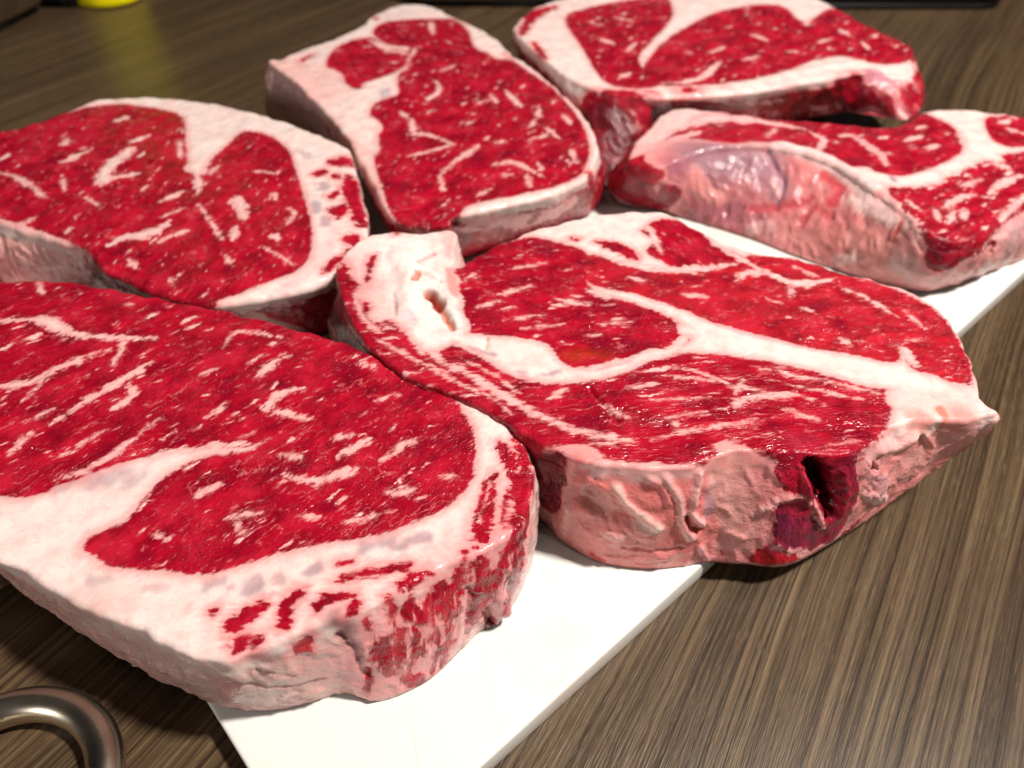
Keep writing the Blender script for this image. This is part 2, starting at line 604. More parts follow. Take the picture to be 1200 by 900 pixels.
    wp = P + 3.0 * np.stack([fbm(P * 0.11 + 3, 2), fbm(P * 0.11 + 9, 2), fbm(P * 0.11 + 15, 2)], 1)
    fold = 1 - np.abs(noise(wp * np.array([0.17, 0.17, 0.12]) + seed * 3)) * 2.2
    disp += np.where(sidev & (H < 0.97), rough * 1.1, 0.0) * np.clip(fold, 0, 1) ** 1.5
    disp += np.where(sidev, rough * 0.35, 0.0) * np.abs(fbm(np.stack([arc * 170, P[:, 2] * 0.09, P[:, 0] * 0.04], 1) + seed, 2))
    disp += 0.00028 * smooth(-sd, -0.6, 1.2) * (~sidev)
    disp += 0.00007 * fbm(P * 0.6 + seed, 2)
    V2 = V + N * disp[:, None]
    V2[:, 2] = np.maximum(V2[:, 2], np.minimum(V[:, 2], 0.0002))
    N2 = vnormals(V2, F)
    # --- split into parts
    reg[sidev] = 99
    fr = reg[F]
    face_reg = np.where(fr[:, 1] == fr[:, 2], fr[:, 1], fr[:, 0])
    root = bpy.data.objects.new('raw_steak', None)
    COL.objects.link(root)
    org = np.array([cen[0], cen[1], 0.0])
    root.location = org
    root.empty_display_size = 0.02
    root['label'] = label
    root['category'] = 'steak'
    root['group'] = GROUP
    attrs = {'sd': sd, 'marb': marb, 'flow': flow + seed * 13, 'pos': P + seed * 7, 'fatcol': fcol, 'leancol': lcol, 'wall': run}
    names = {}
    for k, mm in enumerate(muscles):
        names.setdefault(mm[0], []).append(k)
    for nm, ks in list(names.items()) + [('fat_seam', [-1]), ('side_wall', [99])]:
        sel = np.isin(face_reg, ks)
        if sel.any():
            link_mesh(nm, V2 - org, F[sel], N2, attrs, root, MEAT)
    return root


# =================================================================== structure: the table
def table():
    g = NT('dark_wood_laminate')
    tc = g.n('ShaderNodeTexCoord').outputs['Object']
    mp = g.n('ShaderNodeMapping', {'Vector': tc, 'Rotation': (0, 0, -math.atan2(1.376, 0.889))}).outputs[0]
    lw = g.noise(g.scale(mp, (3.0, 9.0, 1)), 1.0, 2.0).outputs['Color']
    lw = g.n('ShaderNodeVectorMath', {0: lw, 1: (0.5, 0.5, 0.5)}, operation='SUBTRACT').outputs[0]
    p = g.n('ShaderNodeVectorMath', {0: lw, 1: (0.0, 0.022, 0), 2: mp}, operation='MULTIPLY_ADD').outputs[0]
    s1 = g.noise(g.scale(p, (3.0, 640.0, 1)), 1.0, 4.0, 0.55).outputs[0]
    s2 = g.noise(g.scale(p, (12.0, 1500.0, 1)), 1.0, 4.0, 0.6).outputs[0]
    s3 = g.noise(g.scale(p, (2.0, 45.0, 1)), 1.0, 3.0, 0.55).outputs[0]
    pores = g.noise(g.scale(p, (130.0, 2400.0, 1)), 1.0, 2.0, 0.5).outputs[0]
    v = g.math('ADD', g.math('MULTIPLY', s1, 0.50), g.math('ADD', g.math('MULTIPLY', s2, 0.37), g.math('MULTIPLY', s3, 0.23)))
    ramp = g.n('ShaderNodeValToRGB', {'Fac': g.rng(v, 0.365, 0.69, 0, 1, False)})
    e = ramp.color_ramp.elements
    e[0].position, e[0].color = 0.0, (0.010, 0.0060, 0.0032, 1)
    e[1].position, e[1].color = 1.0, (0.175, 0.112, 0.058, 1)
    for pos, c in ((0.35, (0.038, 0.0225, 0.0125, 1)), (0.62, (0.092, 0.056, 0.029, 1))):
        x = e.new(pos)
        x.color = c
    col = g.mix(g.rng(pores, 0.56, 0.70, 0.0, 0.6), ramp.outputs[0], (0.035, 0.024, 0.018))
    col = g.mix(g.rng(pores, 0.44, 0.28, 0.0, 0.35), col, (0.25, 0.17, 0.09))
    mo = g.noise(tc, 14.0, 3.0).outputs[0]
    col = g.mix(g.rng(mo, 0.4, 0.7, 0.0, 0.35), col, (0.07, 0.038, 0.022))
    bump = g.n('ShaderNodeBump', {'Height': g.math('ADD', g.math('MULTIPLY', s2, 0.5), pores), 'Strength': 0.35,
                                  'Distance': 0.0003}).outputs[0]
    m = g.out(g.n('ShaderNodeBsdfPrincipled', {'Base Color': col, 'Roughness': g.rng(s1, 0.3, 0.7, 0.30, 0.40),
                                               'Specular IOR Level': 0.28, 'Normal': bump}))
    me = bpy.data.meshes.new('table_top')
    x0, x1, y0, y1, t = -1.2, 1.2, -0.5, 1.5, 0.03
    me.from_pydata([(x, y, z) for z in (-t, 0) for x, y in ((x0, y0), (x1, y0), (x1, y1), (x0, y1))], [],
                   [(4, 5, 6, 7), (3, 2, 1, 0), (0, 1, 5, 4), (1, 2, 6, 5), (2, 3, 7, 6), (3, 0, 4, 7)])
    me.materials.append(m)
    o = bpy.data.objects.new('table_top', me)
    COL.objects.link(o)
    o.location.z = TABLE
    o['kind'] = 'structure'


table()


def add_thing(name, label, cat, loc, rz=0.0):
    o = bpy.data.objects.new(name, None)
    COL.objects.link(o)
    o.location = loc
    o.rotation_euler.z = rz
    o.empty_display_size = 0.02
    o['label'], o['category'] = label, cat
    return o


def add_mesh(name, V, F, mat, parent=None, loc=None, bevel=0.0, seg=3, smooth_=True):
    me = bpy.data.meshes.new(name)
    me.from_pydata([tuple(v) for v in V], [], F)
    me.materials.append(mat)
    if smooth_:
        me.shade_smooth()
    o = bpy.data.objects.new(name, me)
    COL.objects.link(o)
    if parent:
        o.parent = parent
    if loc is not None:
        o.location = loc
    if bevel:
        b = o.modifiers.new('bevel', 'BEVEL')
        b.width, b.segments, b.limit_method = bevel, seg, 'ANGLE'
        b.harden_normals = False
    return o


def lathe(prof, n=64):
    V, F = [], []
    for r, z in prof:
        for k in range(n):
            a = 2 * math.pi * k / n
            V.append((r * math.cos(a), r * math.sin(a), z))
    for i in range(len(prof) - 1):
        for k in range(n):
            a, b = i * n + k, i * n + (k + 1) % n
            F.append((a, b, b + n, a + n))
    F.append(tuple(range(n - 1, -1, -1)))
    F.append(tuple((len(prof) - 1) * n + k for k in range(n)))
    return V, F


def prism(outline, z0, z1):
    n = len(outline)
    V = [(x, y, z0) for x, y in outline] + [(x, y, z1) for x, y in outline]
    F = [tuple(range(n - 1, -1, -1)), tuple(range(n, 2 * n))]
    F += [(k, (k + 1) % n, n + (k + 1) % n, n + k) for k in range(n)]
    return V, F


# ------------------------------------------------------------------ white cutting board
def board():
    g = NT('white_board_plastic')
    tc = g.n('ShaderNodeTexCoord').outputs['Object']
    nz = g.noise(tc, 22.0, 4.0, 0.6).outputs[0]
    stain = g.rng(nz, 0.50, 0.66, 0.0, 0.75)
    col = g.mix(stain, (0.81, 0.775, 0.725), (0.81, 0.67, 0.60))
    sx = g.n('ShaderNodeMapping', {'Vector': tc, 'Rotation': (0, 0, 0.5)}).outputs[0]
    scr = g.noise(g.scale(sx, (900.0, 10.0, 1)), 1.0, 1.0).outputs[0]
    scr2 = g.noise(g.scale(tc, (14.0, 700.0, 1)), 1.0, 1.0).outputs[0]
    s = g.math('MAXIMUM', g.rng(scr, 0.70, 0.74), g.rng(scr2, 0.71, 0.75))
    col = g.mix(g.math('MULTIPLY', s, 0.5), col, (0.70, 0.56, 0.46))
    bump = g.n('ShaderNodeBump', {'Height': g.math('SUBTRACT', g.noise(tc, 700.0, 2.0).outputs[0], s), 'Strength': 0.12,
                                  'Distance': 0.0004}).outputs[0]
    m = g.out(g.n('ShaderNodeBsdfPrincipled', {'Base Color': col, 'Roughness': 0.38, 'Normal': bump}))
    dR = np.array([1.544, 1.376])
    dR /= np.linalg.norm(dR)
    dN = np.array([-dR[1], dR[0]])
    A = at(562, 900)[:2]
    Bp = at(241, 820)[:2]
    c0 = A + dR * ((Bp - A) @ dR)
    Lg = (at(1225, 300)[:2] - c0) @ dR
    Wd = (at(-30, 340)[:2] - c0) @ dN
    rr = 0.006
    pts = []
    for (u, v, a0) in ((rr, rr, 180), (Lg - rr, rr, 270), (Lg - rr, Wd - rr, 0), (rr, Wd - rr, 90)):
        for k in range(7):
            a = R(a0 + 15 * k)
            pts.append((u + rr * math.cos(a), v + rr * math.sin(a)))
    V, F = prism(pts, TABLE + 0.0002, 0.0)
    o = add_mesh('cutting_board', V, F, m, bevel=0.0009)
    o.location = (c0[0], c0[1], 0)
    o.rotation_euler.z = math.atan2(dR[1], dR[0])
    o['label'] = 'white plastic cutting board lying under the raw steaks on the dark wood'
    o['category'] = 'cutting board'


board()

FF = dict
PURPLE = (0.36, 0.20, 0.25)
GREY = (0.55, 0.44, 0.46)
GRISTLE = (0.54, 0.37, 0.39)
_r = random.Random(11)
LIPS = [(428, 728), (470, 700), (510, 676), (548, 658), (580, 640), (604, 618), (616, 585)]
FEET = [(428, 815), (468, 812), (500, 798), (530, 772), (560, 740), (585, 720), (610, 690)]


def along(path, t):
    i = min(int(t * (len(path) - 1)), len(path) - 2)
    f = t * (len(path) - 1) - i
    return (path[i][0] + (path[i + 1][0] - path[i][0]) * f, path[i][1] + (path[i + 1][1] - path[i][1]) * f)


FIBRES = []
for i in range(46):
    t, h0 = _r.random(), _r.uniform(-.08, .7)
    h1 = min(0.97, h0 + _r.uniform(.15, .45))
    pts = []
    for h in (h0, (h0 + h1) / 2, h1):
        a, b = along(LIPS, max(0, min(.999, t + .02 * h))), along(FEET, max(0, min(.999, t - .05 * h)))
        pts.append((a[0] + (b[0] - a[0]) * h + _r.uniform(-3, 3), a[1] + (b[1] - a[1]) * h))
    if i % 3 < 2:
        FIBRES.append(('R', _r.uniform(5, 11) * (0.7 + 0.5 * t), pts, dict(lc=_r.choice(((.40, .004, .02), (.30, .004, .016), (.52, .02, .035))), d=_r.uniform(-.3, .4))))
    else:
        FIBRES.append(('F', _r.uniform(3, 6), pts, dict(fc=_r.choice(((.84, .5, .5), (.8, .38, .38))), d=.3)))

# =================================================================== the six steaks
# --- front left
steak('thick raw ribeye at the front left, its white fat corner overhanging the board edge',
      [(-170, 350, 3.4), (-60, 336, 3.4), (40, 328, 3.4), (130, 338, 3.4), (220, 355, 3.4), (310, 374, 3.4), (395, 399, 3.4),
       (470, 429, 3.4), (535, 455, 3.4), (580, 480, 3.4), (612, 513, 3.3, 628, 590), (624, 552, 3.2, 622, 640),
       (618, 600, 3.2, 612, 690), (598, 628, 3.2, 582, 732), (565, 648, 3.2, 560, 742), (530, 662, 3.2, 517, 785),
       (486, 683, 3.2, 487, 806), (440, 708, 3.1, 442, 822), (400, 722, 3.1, 402, 813), (350, 742, 3.0, 362, 824),
       (300, 762, 2.9, 317, 833), (262, 774, 2.8, 271, 830), (225, 769, 2.8, 230, 813), (175, 742, 2.8, 185, 795),
       (140, 727, 2.8, 137, 766), (100, 712, 2.8, 84, 731), (60, 689, 2.8, 42, 701), (34, 673, 2.8, 18, 682),
       (-5, 655, 2.9, -5, 663), (-90, 615, 3.0), (-200, 560, 3.2), (-230, 440, 3.4)],
      [('cap_muscle', (90, 540, 230, 465), 0.55,
        [(-230, 340), (-60, 330), (40, 322), (130, 332), (220, 350), (310, 369), (395, 394), (440, 412), (490, 436), (527, 453),
         (538, 478), (551, 510), (480, 508), (400, 503), (340, 505), (293, 522), (245, 524), (196, 529), (147, 541), (89, 562),
         (67, 568), (49, 578), (0, 581), (-200, 545)]),
       ('eye_muscle', (90, 540, 230, 465), 0.66,
        [(293, 527), (240, 536), (204, 553), (178, 576), (147, 611), (107, 629), (98, 642), (111, 651), (133, 664), (191, 668),
         (240, 673), (276, 664), (324, 649), (381, 637), (448, 625), (487, 611), (525, 592), (549, 568), (556, 539), (549, 505),
         (480, 500), (400, 495), (340, 500)])],
      [('F', 8, [(-20, 378), (20, 375), (53, 376), (84, 391), (133, 396), (182, 396)]),
       ('F', 5, [(133, 396), (145, 402), (131, 429)]), ('F', 6, [(-10, 456), (36, 447), (76, 429), (120, 411)]),
       ('F', 4, [(27, 469), (49, 447)]), ('F', 8, [(62, 496), (102, 469), (142, 447), (178, 424)]),
       ('F', 7, [(133, 478), (155, 464), (151, 451)]), ('F', 6, [(9, 535), (36, 507)]), ('F', 5, [(93, 522), (124, 504)]),
       ('F', 6, [(67, 562), (115, 544), (164, 509)]), ('F', 7, [(151, 358), (200, 353)]), ('F', 4, [(262, 407), (280, 389), (329, 395)]),
       ('F', 8, [(302, 442), (333, 415)]), ('F', 9, [(311, 482), (324, 464), (355, 455)]), ('F', 7, [(320, 482), (364, 491)]),
       ('F', 8, [(334, 558), (372, 563), (415, 549)]), ('F', 8, [(396, 535), (434, 515)]), ('F', 6, [(448, 539), (487, 515)]),
       ('F', 5, [(390, 515), (415, 510)]), ('F', 5, [(329, 532), (353, 537)]), ('F', 8, [(453, 578), (487, 573)]),
       ('F', 5, [(405, 613), (463, 599)]), ('F', 5, [(229, 582), (253, 573)]), ('F', 5, [(267, 606), (305, 601)]),
       ('F', 6, [(276, 616), (286, 625)]), ('F', 5, [(353, 606), (377, 606)]), ('F', 4, [(515, 558), (539, 558)]),
       ('F', 5, [(231, 584), (258, 567)]), ('F', 4, [(45, 330), (50, 345)]), ('F', 4, [(180, 627), (200, 632)]),
       ('F', 3, [(60, 535), (90, 528)]), ('F', 4, [(240, 490), (262, 478)]), ('F', 4, [(165, 505), (190, 490)]),
       ('F', 3, [(30, 495), (60, 480)]), ('F', 4, [(235, 440), (255, 432)]), ('F', 4, [(418, 425), (440, 430)]), ('F', 3, [(440, 470), (470, 462)]),
       # white seam between the muscles
       ('F', 9, [(295, 519), (250, 525), (205, 531), (160, 543), (120, 560)]), ('F', 26, [(-60, 612), (30, 600), (100, 585), (150, 562)], FF(k=1.0)),
       ('', 14, [(70, 570), (110, 563), (150, 553)], FF(fc=GRISTLE, a=.8, soft=.8, wob=.9, k=1.35)), ('', 9, [(145, 572), (165, 560)], FF(fc=GRISTLE, a=.6, soft=.8, wob=.9, k=1.35)),
       # gristle in the lower rim
       ('', 11, [(362, 673), (372, 668)], FF(fc=GRISTLE, soft=.8, wob=.9, k=1.35)), ('', 11, [(288, 693), (305, 688)], FF(fc=GRISTLE, soft=.8, wob=.9, k=1.35)),
       ('', 9, [(245, 688), (262, 682)], FF(fc=GRISTLE, a=.8, soft=.8, wob=.9, k=1.35)), ('', 11, [(428, 641), (458, 634)], FF(fc=GRISTLE, soft=.8, wob=.9, k=1.35)),
       ('', 11, [(470, 642), (495, 632)], FF(fc=GRISTLE, soft=.8, wob=.9, k=1.35)), ('', 8, [(325, 680), (332, 678)], FF(fc=GRISTLE, a=.7, soft=.8, wob=.9, k=1.35)),
       ('', 8, [(105, 681), (125, 679)], FF(fc=GRISTLE, a=.6, soft=.8, wob=.9, k=1.35)), ('', 9, [(172, 690), (195, 689)], FF(fc=(.66, .46, .46), a=.7)),
       ('', 6, [(268, 690), (274, 689)], FF(fc=(.7, .4, .4), a=.8)),
       # red scraps along the rim
       ('R', 14, [(270, 735), (290, 720), (312, 708)]), ('R', 11, [(278, 762), (284, 745)]), ('R', 7, [(295, 757), (303, 750)]),
       ('R', 12, [(333, 735), (334, 712), (352, 696)]), ('R', 8, [(396, 680), (430, 672), (482, 662)]), ('R', 8, [(372, 718), (380, 705), (415, 698)]),
       ('R', 8, [(410, 720), (416, 708)]), ('R', 7, [(463, 688), (491, 680)]), ('R', 4, [(246, 719), (252, 715)]),
       ('R', 5, [(395, 662), (412, 658)]), ('R', 10, [(468, 690), (490, 676), (505, 672)]),
       ('R', 9, [(585, 520), (598, 540), (602, 560)]), ('R', 12, [(604, 512), (616, 540), (618, 570)]), ('R', 8, [(563, 625), (573, 595), (580, 555)]),
       ('R', 4, [(555, 618), (565, 585), (570, 565)]), ('R', 14, [(560, 640), (570, 615)]), ('R', 6, [(590, 600), (596, 575)]),
       # streaky right side
       ('', 90, [(585, 660), (545, 700), (490, 770), (440, 790)], FF(fc=(.74, .30, .31), soft=.7, a=.8)),
       ('R', 22, [(612, 570), (608, 640), (600, 690), (585, 722)]), ('R', 16, [(597, 610), (590, 660), (578, 700)]),
       ('R', 13, [(560, 655), (566, 690), (572, 715)], FF(lc=(.34, .006, .02))),
       ('R', 14, [(548, 650), (535, 690), (515, 715)]), ('R', 13, [(520, 680), (505, 720)]), ('R', 12, [(540, 705), (522, 730)]),
       ('R', 12, [(505, 745), (495, 765)]), ('R', 12, [(525, 745), (512, 770)]), ('R', 20, [(480, 742), (480, 765)]), ('R', 13, [(440, 745), (452, 775), (462, 790)]),
       ('R', 12, [(468, 790), (496, 800)]), ('R', 10, [(455, 700), (462, 728)], FF(lc=(.5, .03, .04))), ('R', 9, [(550, 720), (560, 730)]), ('R', 9, [(495, 730), (485, 712)]),
       ('R', 10, [(350, 765), (365, 745)], FF(lc=(.45, .05, .05))), ('F', 5, [(598, 585), (588, 640), (575, 680)], FF(fc=(.8, .4, .42))),
       ('F', 4, [(606, 660), (612, 620)], FF(fc=(.8, .45, .46))), ('', 20, [(395, 728), (410, 735)], FF(fc=(.30, .15, .15), soft=.9)),
       ('', 12, [(400, 745), (418, 765), (430, 790)], FF(fc=(.45, .20, .20), d=-1.2, soft=.9)),
       ('', 14, [(300, 768), (330, 770)], FF(fc=(.5, .3, .28), soft=.8)), ('', 8, [(575, 735), (570, 715)], FF(d=-2.0)),
       ('', 16, [(585, 700), (590, 715)], FF(d=1.6)), ('', 9, [(545, 745), (550, 690)], FF(d=-1.2)),
       ('', 60, [(100, 725), (170, 765), (240, 800), (300, 815)], FF(fc=(.68, .47, .43), soft=.6)),
       ('', 5, [(275, 800), (330, 805), (380, 795)], FF(d=-.5)), ('', 4, [(300, 785), (345, 790)], FF(d=-.5)), ('', 5, [(330, 815), (380, 806)], FF(d=.5)),
       ] + FIBRES,
      step=0.00066, lip=0.0013, side_fat=(.70, .44, .40), side_sd=-3.0, rough=0.00045, seed=1.3)

# --- behind it
steak('raw ribeye at the left edge, its two red muscles parted by a white fat wedge',
      [(-190, 205, 3.3), (-80, 178, 3.3), (0, 154, 3.3), (43, 143, 3.3), (83, 128, 3.3), (117, 117, 3.3), (160, 114, 3.3), (207, 116, 3.3),
       (253, 122, 3.3), (293, 131, 3.3), (333, 142, 3.3), (367, 156, 3.3), (400, 170, 3.3), (411, 180, 3.3), (419, 210, 3.3),
       (427, 245, 3.3, 428, 300), (430, 272, 3.2, 400, 345), (412, 300, 3.1, 385, 389), (385, 325, 3.0, 350, 390), (350, 340, 2.9, 312, 384), (300, 350, 2.9, 280, 380),
       (245, 356, 3.0, 235, 385), (200, 348, 3.0, 195, 378), (150, 331, 3.1, 150, 365), (118, 314, 3.1, 115, 350), (96, 290, 3.1, 104, 345),
       (50, 277, 3.1, 60, 345), (0, 262, 3.1, 0, 345), (-80, 235, 3.2)],
      [('cap_muscle', (90, 285, 180, 205), 0.54,
        [(-250, 210), (-80, 172), (0, 149), (43, 140), (85, 130), (120, 123), (160, 124), (195, 130), (213, 138), (217, 150), (217, 165), (221, 185),
         (229, 215), (231, 232), (226, 262), (215, 320), (200, 352), (150, 336), (116, 318), (100, 292), (60, 275), (0, 256), (-120, 222)]),
       ('eye_muscle', (90, 285, 180, 205), 0.54,
        [(232, 228), (237, 203), (250, 185), (268, 170), (283, 156), (303, 155), (322, 163), (338, 177), (344, 193), (353, 220), (361, 248),
         (365, 275), (362, 300), (345, 318), (310, 332), (262, 350), (240, 360), (200, 352), (205, 320), (222, 262)])],
      [('F', 10, [(120, 217), (127, 197), (157, 173)]), ('F', 6, [(127, 210), (163, 203)]), ('F', 6, [(73, 190), (103, 177)]), ('F', 8, [(77, 170), (79, 163)]),
       ('F', 6, [(133, 143), (150, 137)]), ('F', 6, [(153, 167), (173, 160)]), ('F', 9, [(127, 290), (147, 277), (180, 273), (200, 258)]),
       ('F', 6, [(187, 283), (220, 270)]), ('F', 9, [(270, 236), (280, 236), (287, 260)]), ('F', 7, [(277, 265), (273, 282)]), ('F', 6, [(297, 200), (320, 203)]),
       ('F', 5, [(320, 228), (322, 233)]), ('F', 5, [(337, 245), (345, 250), (337, 262)]), ('F', 7, [(318, 275), (328, 280)]), ('F', 5, [(-20, 200), (20, 208), (53, 232)]),
       ('F', 6, [(187, 237), (217, 223)]), ('F', 4, [(233, 240), (262, 282)]), ('F', 5, [(200, 325), (202, 340)]), ('F', 3, [(310, 290), (345, 310)]), ('F', 4, [(72, 205), (76, 222)]),
       ('F', 4, [(100, 232), (115, 240)]), ('F', 4, [(30, 262), (40, 255)]), ('F', 4, [(75, 275), (85, 265)]), ('F', 4, [(190, 255), (215, 245)]), ('F', 4, [(245, 205), (255, 195)]),
       ('F', 4, [(150, 305), (160, 315)]), ('F', 4, [(210, 165), (212, 185)]), ('F', 4, [(265, 300), (272, 312)]),
       ('F', 22, [(250, 150), (235, 170), (233, 200)], FF(k=1.0)), ('F', 6, [(232, 205), (233, 228)]),
       ('', 8, [(377, 215), (379, 222)], FF(fc=GRISTLE, soft=.8, wob=.9, k=1.35)), ('', 9, [(370, 238), (371, 248)], FF(fc=(.5, .4, .43))), ('', 8, [(382, 256), (384, 264)], FF(fc=GRISTLE, soft=.8, wob=.9, k=1.35)),
       ('', 7, [(355, 180), (360, 185)], FF(fc=GRISTLE, a=.7, soft=.8, wob=.9, k=1.35)), ('R', 11, [(388, 190), (405, 192)]), ('R', 10, [(388, 232), (396, 226)]), ('R', 6, [(391, 205), (398, 210)]),
       ('R', 6, [(388, 245), (394, 250)]), ('R', 13, [(408, 205), (416, 240), (424, 262)]), ('R', 9, [(398, 185), (412, 195)]), ('R', 8, [(396, 255), (404, 240)]), ('R', 8, [(372, 205), (378, 200)]), ('R', 10, [(408, 280), (420, 285)]), ('R', 12, [(425, 290), (400, 320)]),
       ('', 14, [(390, 270), (370, 310), (330, 345)], FF(fc=(.84, .6, .58))), ('R', 6, [(400, 300), (380, 320)]),
       ('R', 26, [(385, 350), (365, 362)]), ('R', 30, [(388, 370), (350, 372)], FF(lc=(.45, .006, .02))), ('F', 22, [(285, 365), (320, 376), (345, 385)], FF(fc=(.84, .58, .55))),
       ('R', 30, [(130, 340), (170, 352), (215, 362)], FF(lc=(.36, .004, .015))), ('F', 34, [(0, 285), (50, 300), (95, 312)], FF(fc=(.88, .44, .40))),
       ('', 12, [(0, 268), (50, 283), (92, 296)], FF(fc=(.84, .62, .58))), ('F', 22, [(10, 320), (60, 325), (100, 326)], FF(fc=(.76, .30, .28)))],
      lip=0.002, side_fat=PINK, side_sd=1.2, side_lean=(.46, .004, .016), rough=0.0006, seed=2.1)  # brighter side_lean paints in the red glow of light through the edges

# --- back centre
steak('raw ribeye at the back centre, round red eye with a white fat block at left',
      [(315, 72, 3.0, 313, 139), (331, 69, 3.0), (353, 59, 3.0), (390, 46, 3.0), (419, 33, 3.0), (438, 18, 3.0), (460, 8, 3.0), (482, 5, 3.0), (507, 8, 3.0),
       (529, 19, 3.0), (559, 33, 3.0), (584, 48, 3.0), (603, 66, 3.0), (632, 86, 3.0), (654, 106, 3.0), (678, 128, 3.0), (693, 150, 3.0, 704, 222),
       (700, 172, 3.0, 703, 238), (698, 190, 3.0, 692, 250), (687, 208, 3.0, 680, 255), (640, 229, 3.0, 645, 268), (595, 240, 3.0, 610, 281), (551, 249, 3.0, 570, 295), (535, 254, 3.0, 538, 305),
       (526, 262, 2.9, 528, 310), (500, 265, 2.8, 500, 308), (471, 262, 2.8, 470, 290), (453, 247, 2.9, 450, 252), (441, 222, 2.9, 434, 226), (423, 189, 2.9, 416, 198), (405, 158, 2.9, 399, 178), (374, 124, 2.9, 372, 166),
       (345, 95, 3.0, 336, 150)],
      [('side_muscle', (390, 80, 460, 70), 0.5,
        [(383, 77), (390, 60), (408, 50), (434, 44), (452, 55), (478, 62), (474, 79), (456, 88), (427, 97), (419, 104), (397, 93)]),
       ('cap_muscle', (450, 40, 560, 70), 0.6,
        [(438, 40), (445, 29), (471, 24), (507, 22), (533, 24), (549, 38), (555, 55), (572, 64), (560, 75), (515, 79), (487, 64), (480, 56), (455, 52)]),
       ('eye_muscle', (480, 230, 620, 130), 0.50,
        [(434, 136), (441, 121), (467, 110), (467, 92), (483, 55), (515, 77), (559, 71), (595, 71), (625, 88), (654, 110), (676, 136), (687, 158), (690, 182),
         (677, 207), (639, 222), (595, 231), (544, 244), (533, 275), (500, 275), (463, 256), (449, 225), (438, 183)])],
      [('F', 5, [(478, 158), (500, 158), (533, 170)]), ('F', 5, [(478, 183), (533, 170)]), ('F', 5, [(482, 139), (485, 158)]), ('F', 5, [(515, 205), (537, 187), (562, 170)]),
       ('F', 4, [(515, 205), (520, 225)]), ('F', 5, [(577, 194), (603, 191), (639, 209)]), ('F', 5, [(617, 205), (621, 220)]), ('F', 5, [(592, 106), (610, 125)]), ('F', 5, [(617, 165), (643, 158)]),
       ('F', 4, [(621, 150), (632, 136)]), ('F', 5, [(669, 176), (676, 191)]), ('F', 6, [(500, 117), (515, 106), (511, 95)]), ('F', 4, [(515, 84), (533, 77)]), ('F', 4, [(640, 150), (655, 162)]),
       ('F', 4, [(580, 169), (592, 165)]), ('F', 4, [(560, 121), (573, 117)]), ('F', 4, [(632, 127), (630, 140)]), ('F', 5, [(660, 135), (668, 145)]), ('F', 4, [(590, 205), (600, 205)]), ('F', 4, [(470, 130), (478, 140)]),
       ('F', 4, [(575, 110), (582, 120)]), ('F', 4, [(630, 190), (635, 200)]), ('F', 4, [(560, 230), (575, 222)]), ('F', 5, [(505, 25), (507, 40)]), ('F', 4, [(450, 60), (470, 62)]), ('F', 3, [(480, 70), (488, 55)]),
       ('R', 5, [(440, 22), (520, 10), (560, 30)], FF(a=.5)), ('', 11, [(452, 107), (453, 115)], FF(fc=(.6, .46, .48))), ('R', 4, [(365, 65), (350, 75), (358, 85)]), ('R', 4, [(368, 98), (375, 103)]), ('', 10, [(370, 65), (350, 72)], FF(fc=(.75, .45, .46))),
       ('R', 5, [(562, 62), (580, 70)]), ('R', 4, [(590, 62), (600, 72)]), ('F', 10, [(560, 42), (580, 60), (600, 70)]),
       ('F', 40, [(410, 130), (425, 150), (430, 175)], FF(k=.9)), ('F', 90, [(318, 108), (340, 125), (370, 150)], FF(fc=(.86, .54, .50), soft=.5)), ('F', 30, [(395, 160), (420, 195), (440, 230)], FF(fc=(.84, .48, .44))), ('F', 5, [(434, 47), (455, 58), (480, 64)]), ('F', 4, [(455, 89), (474, 80), (480, 66)], FF(a=.6)), ('F', 30, [(560, 262), (610, 262), (665, 240)], FF(fc=(.86, .34, .33))), ('R', 10, [(548, 275), (600, 268)], FF(a=.5, lc=(.5, .06, .07))),
       ('', 7, [(545, 250), (600, 240), (680, 212)], FF(fc=FAT)), ('F', 8, [(548, 250), (600, 239), (682, 210)], FF(k=1)), ('R', 26, [(485, 285), (525, 288)], FF(lc=(.30, .003, .012))), ('', 14, [(533, 262), (534, 300)], FF(d=-2.5)),
       ('R', 12, [(692, 205), (683, 240)]), ('R', 8, [(620, 262), (632, 248)], FF(lc=(.5, .05, .06)))],
      lip=0.0016, side_fat=(.74, .31, .27), side_sd=0.9, side_lean=(.42, .004, .016), rough=0.0005, step=0.0009, seed=3.7)

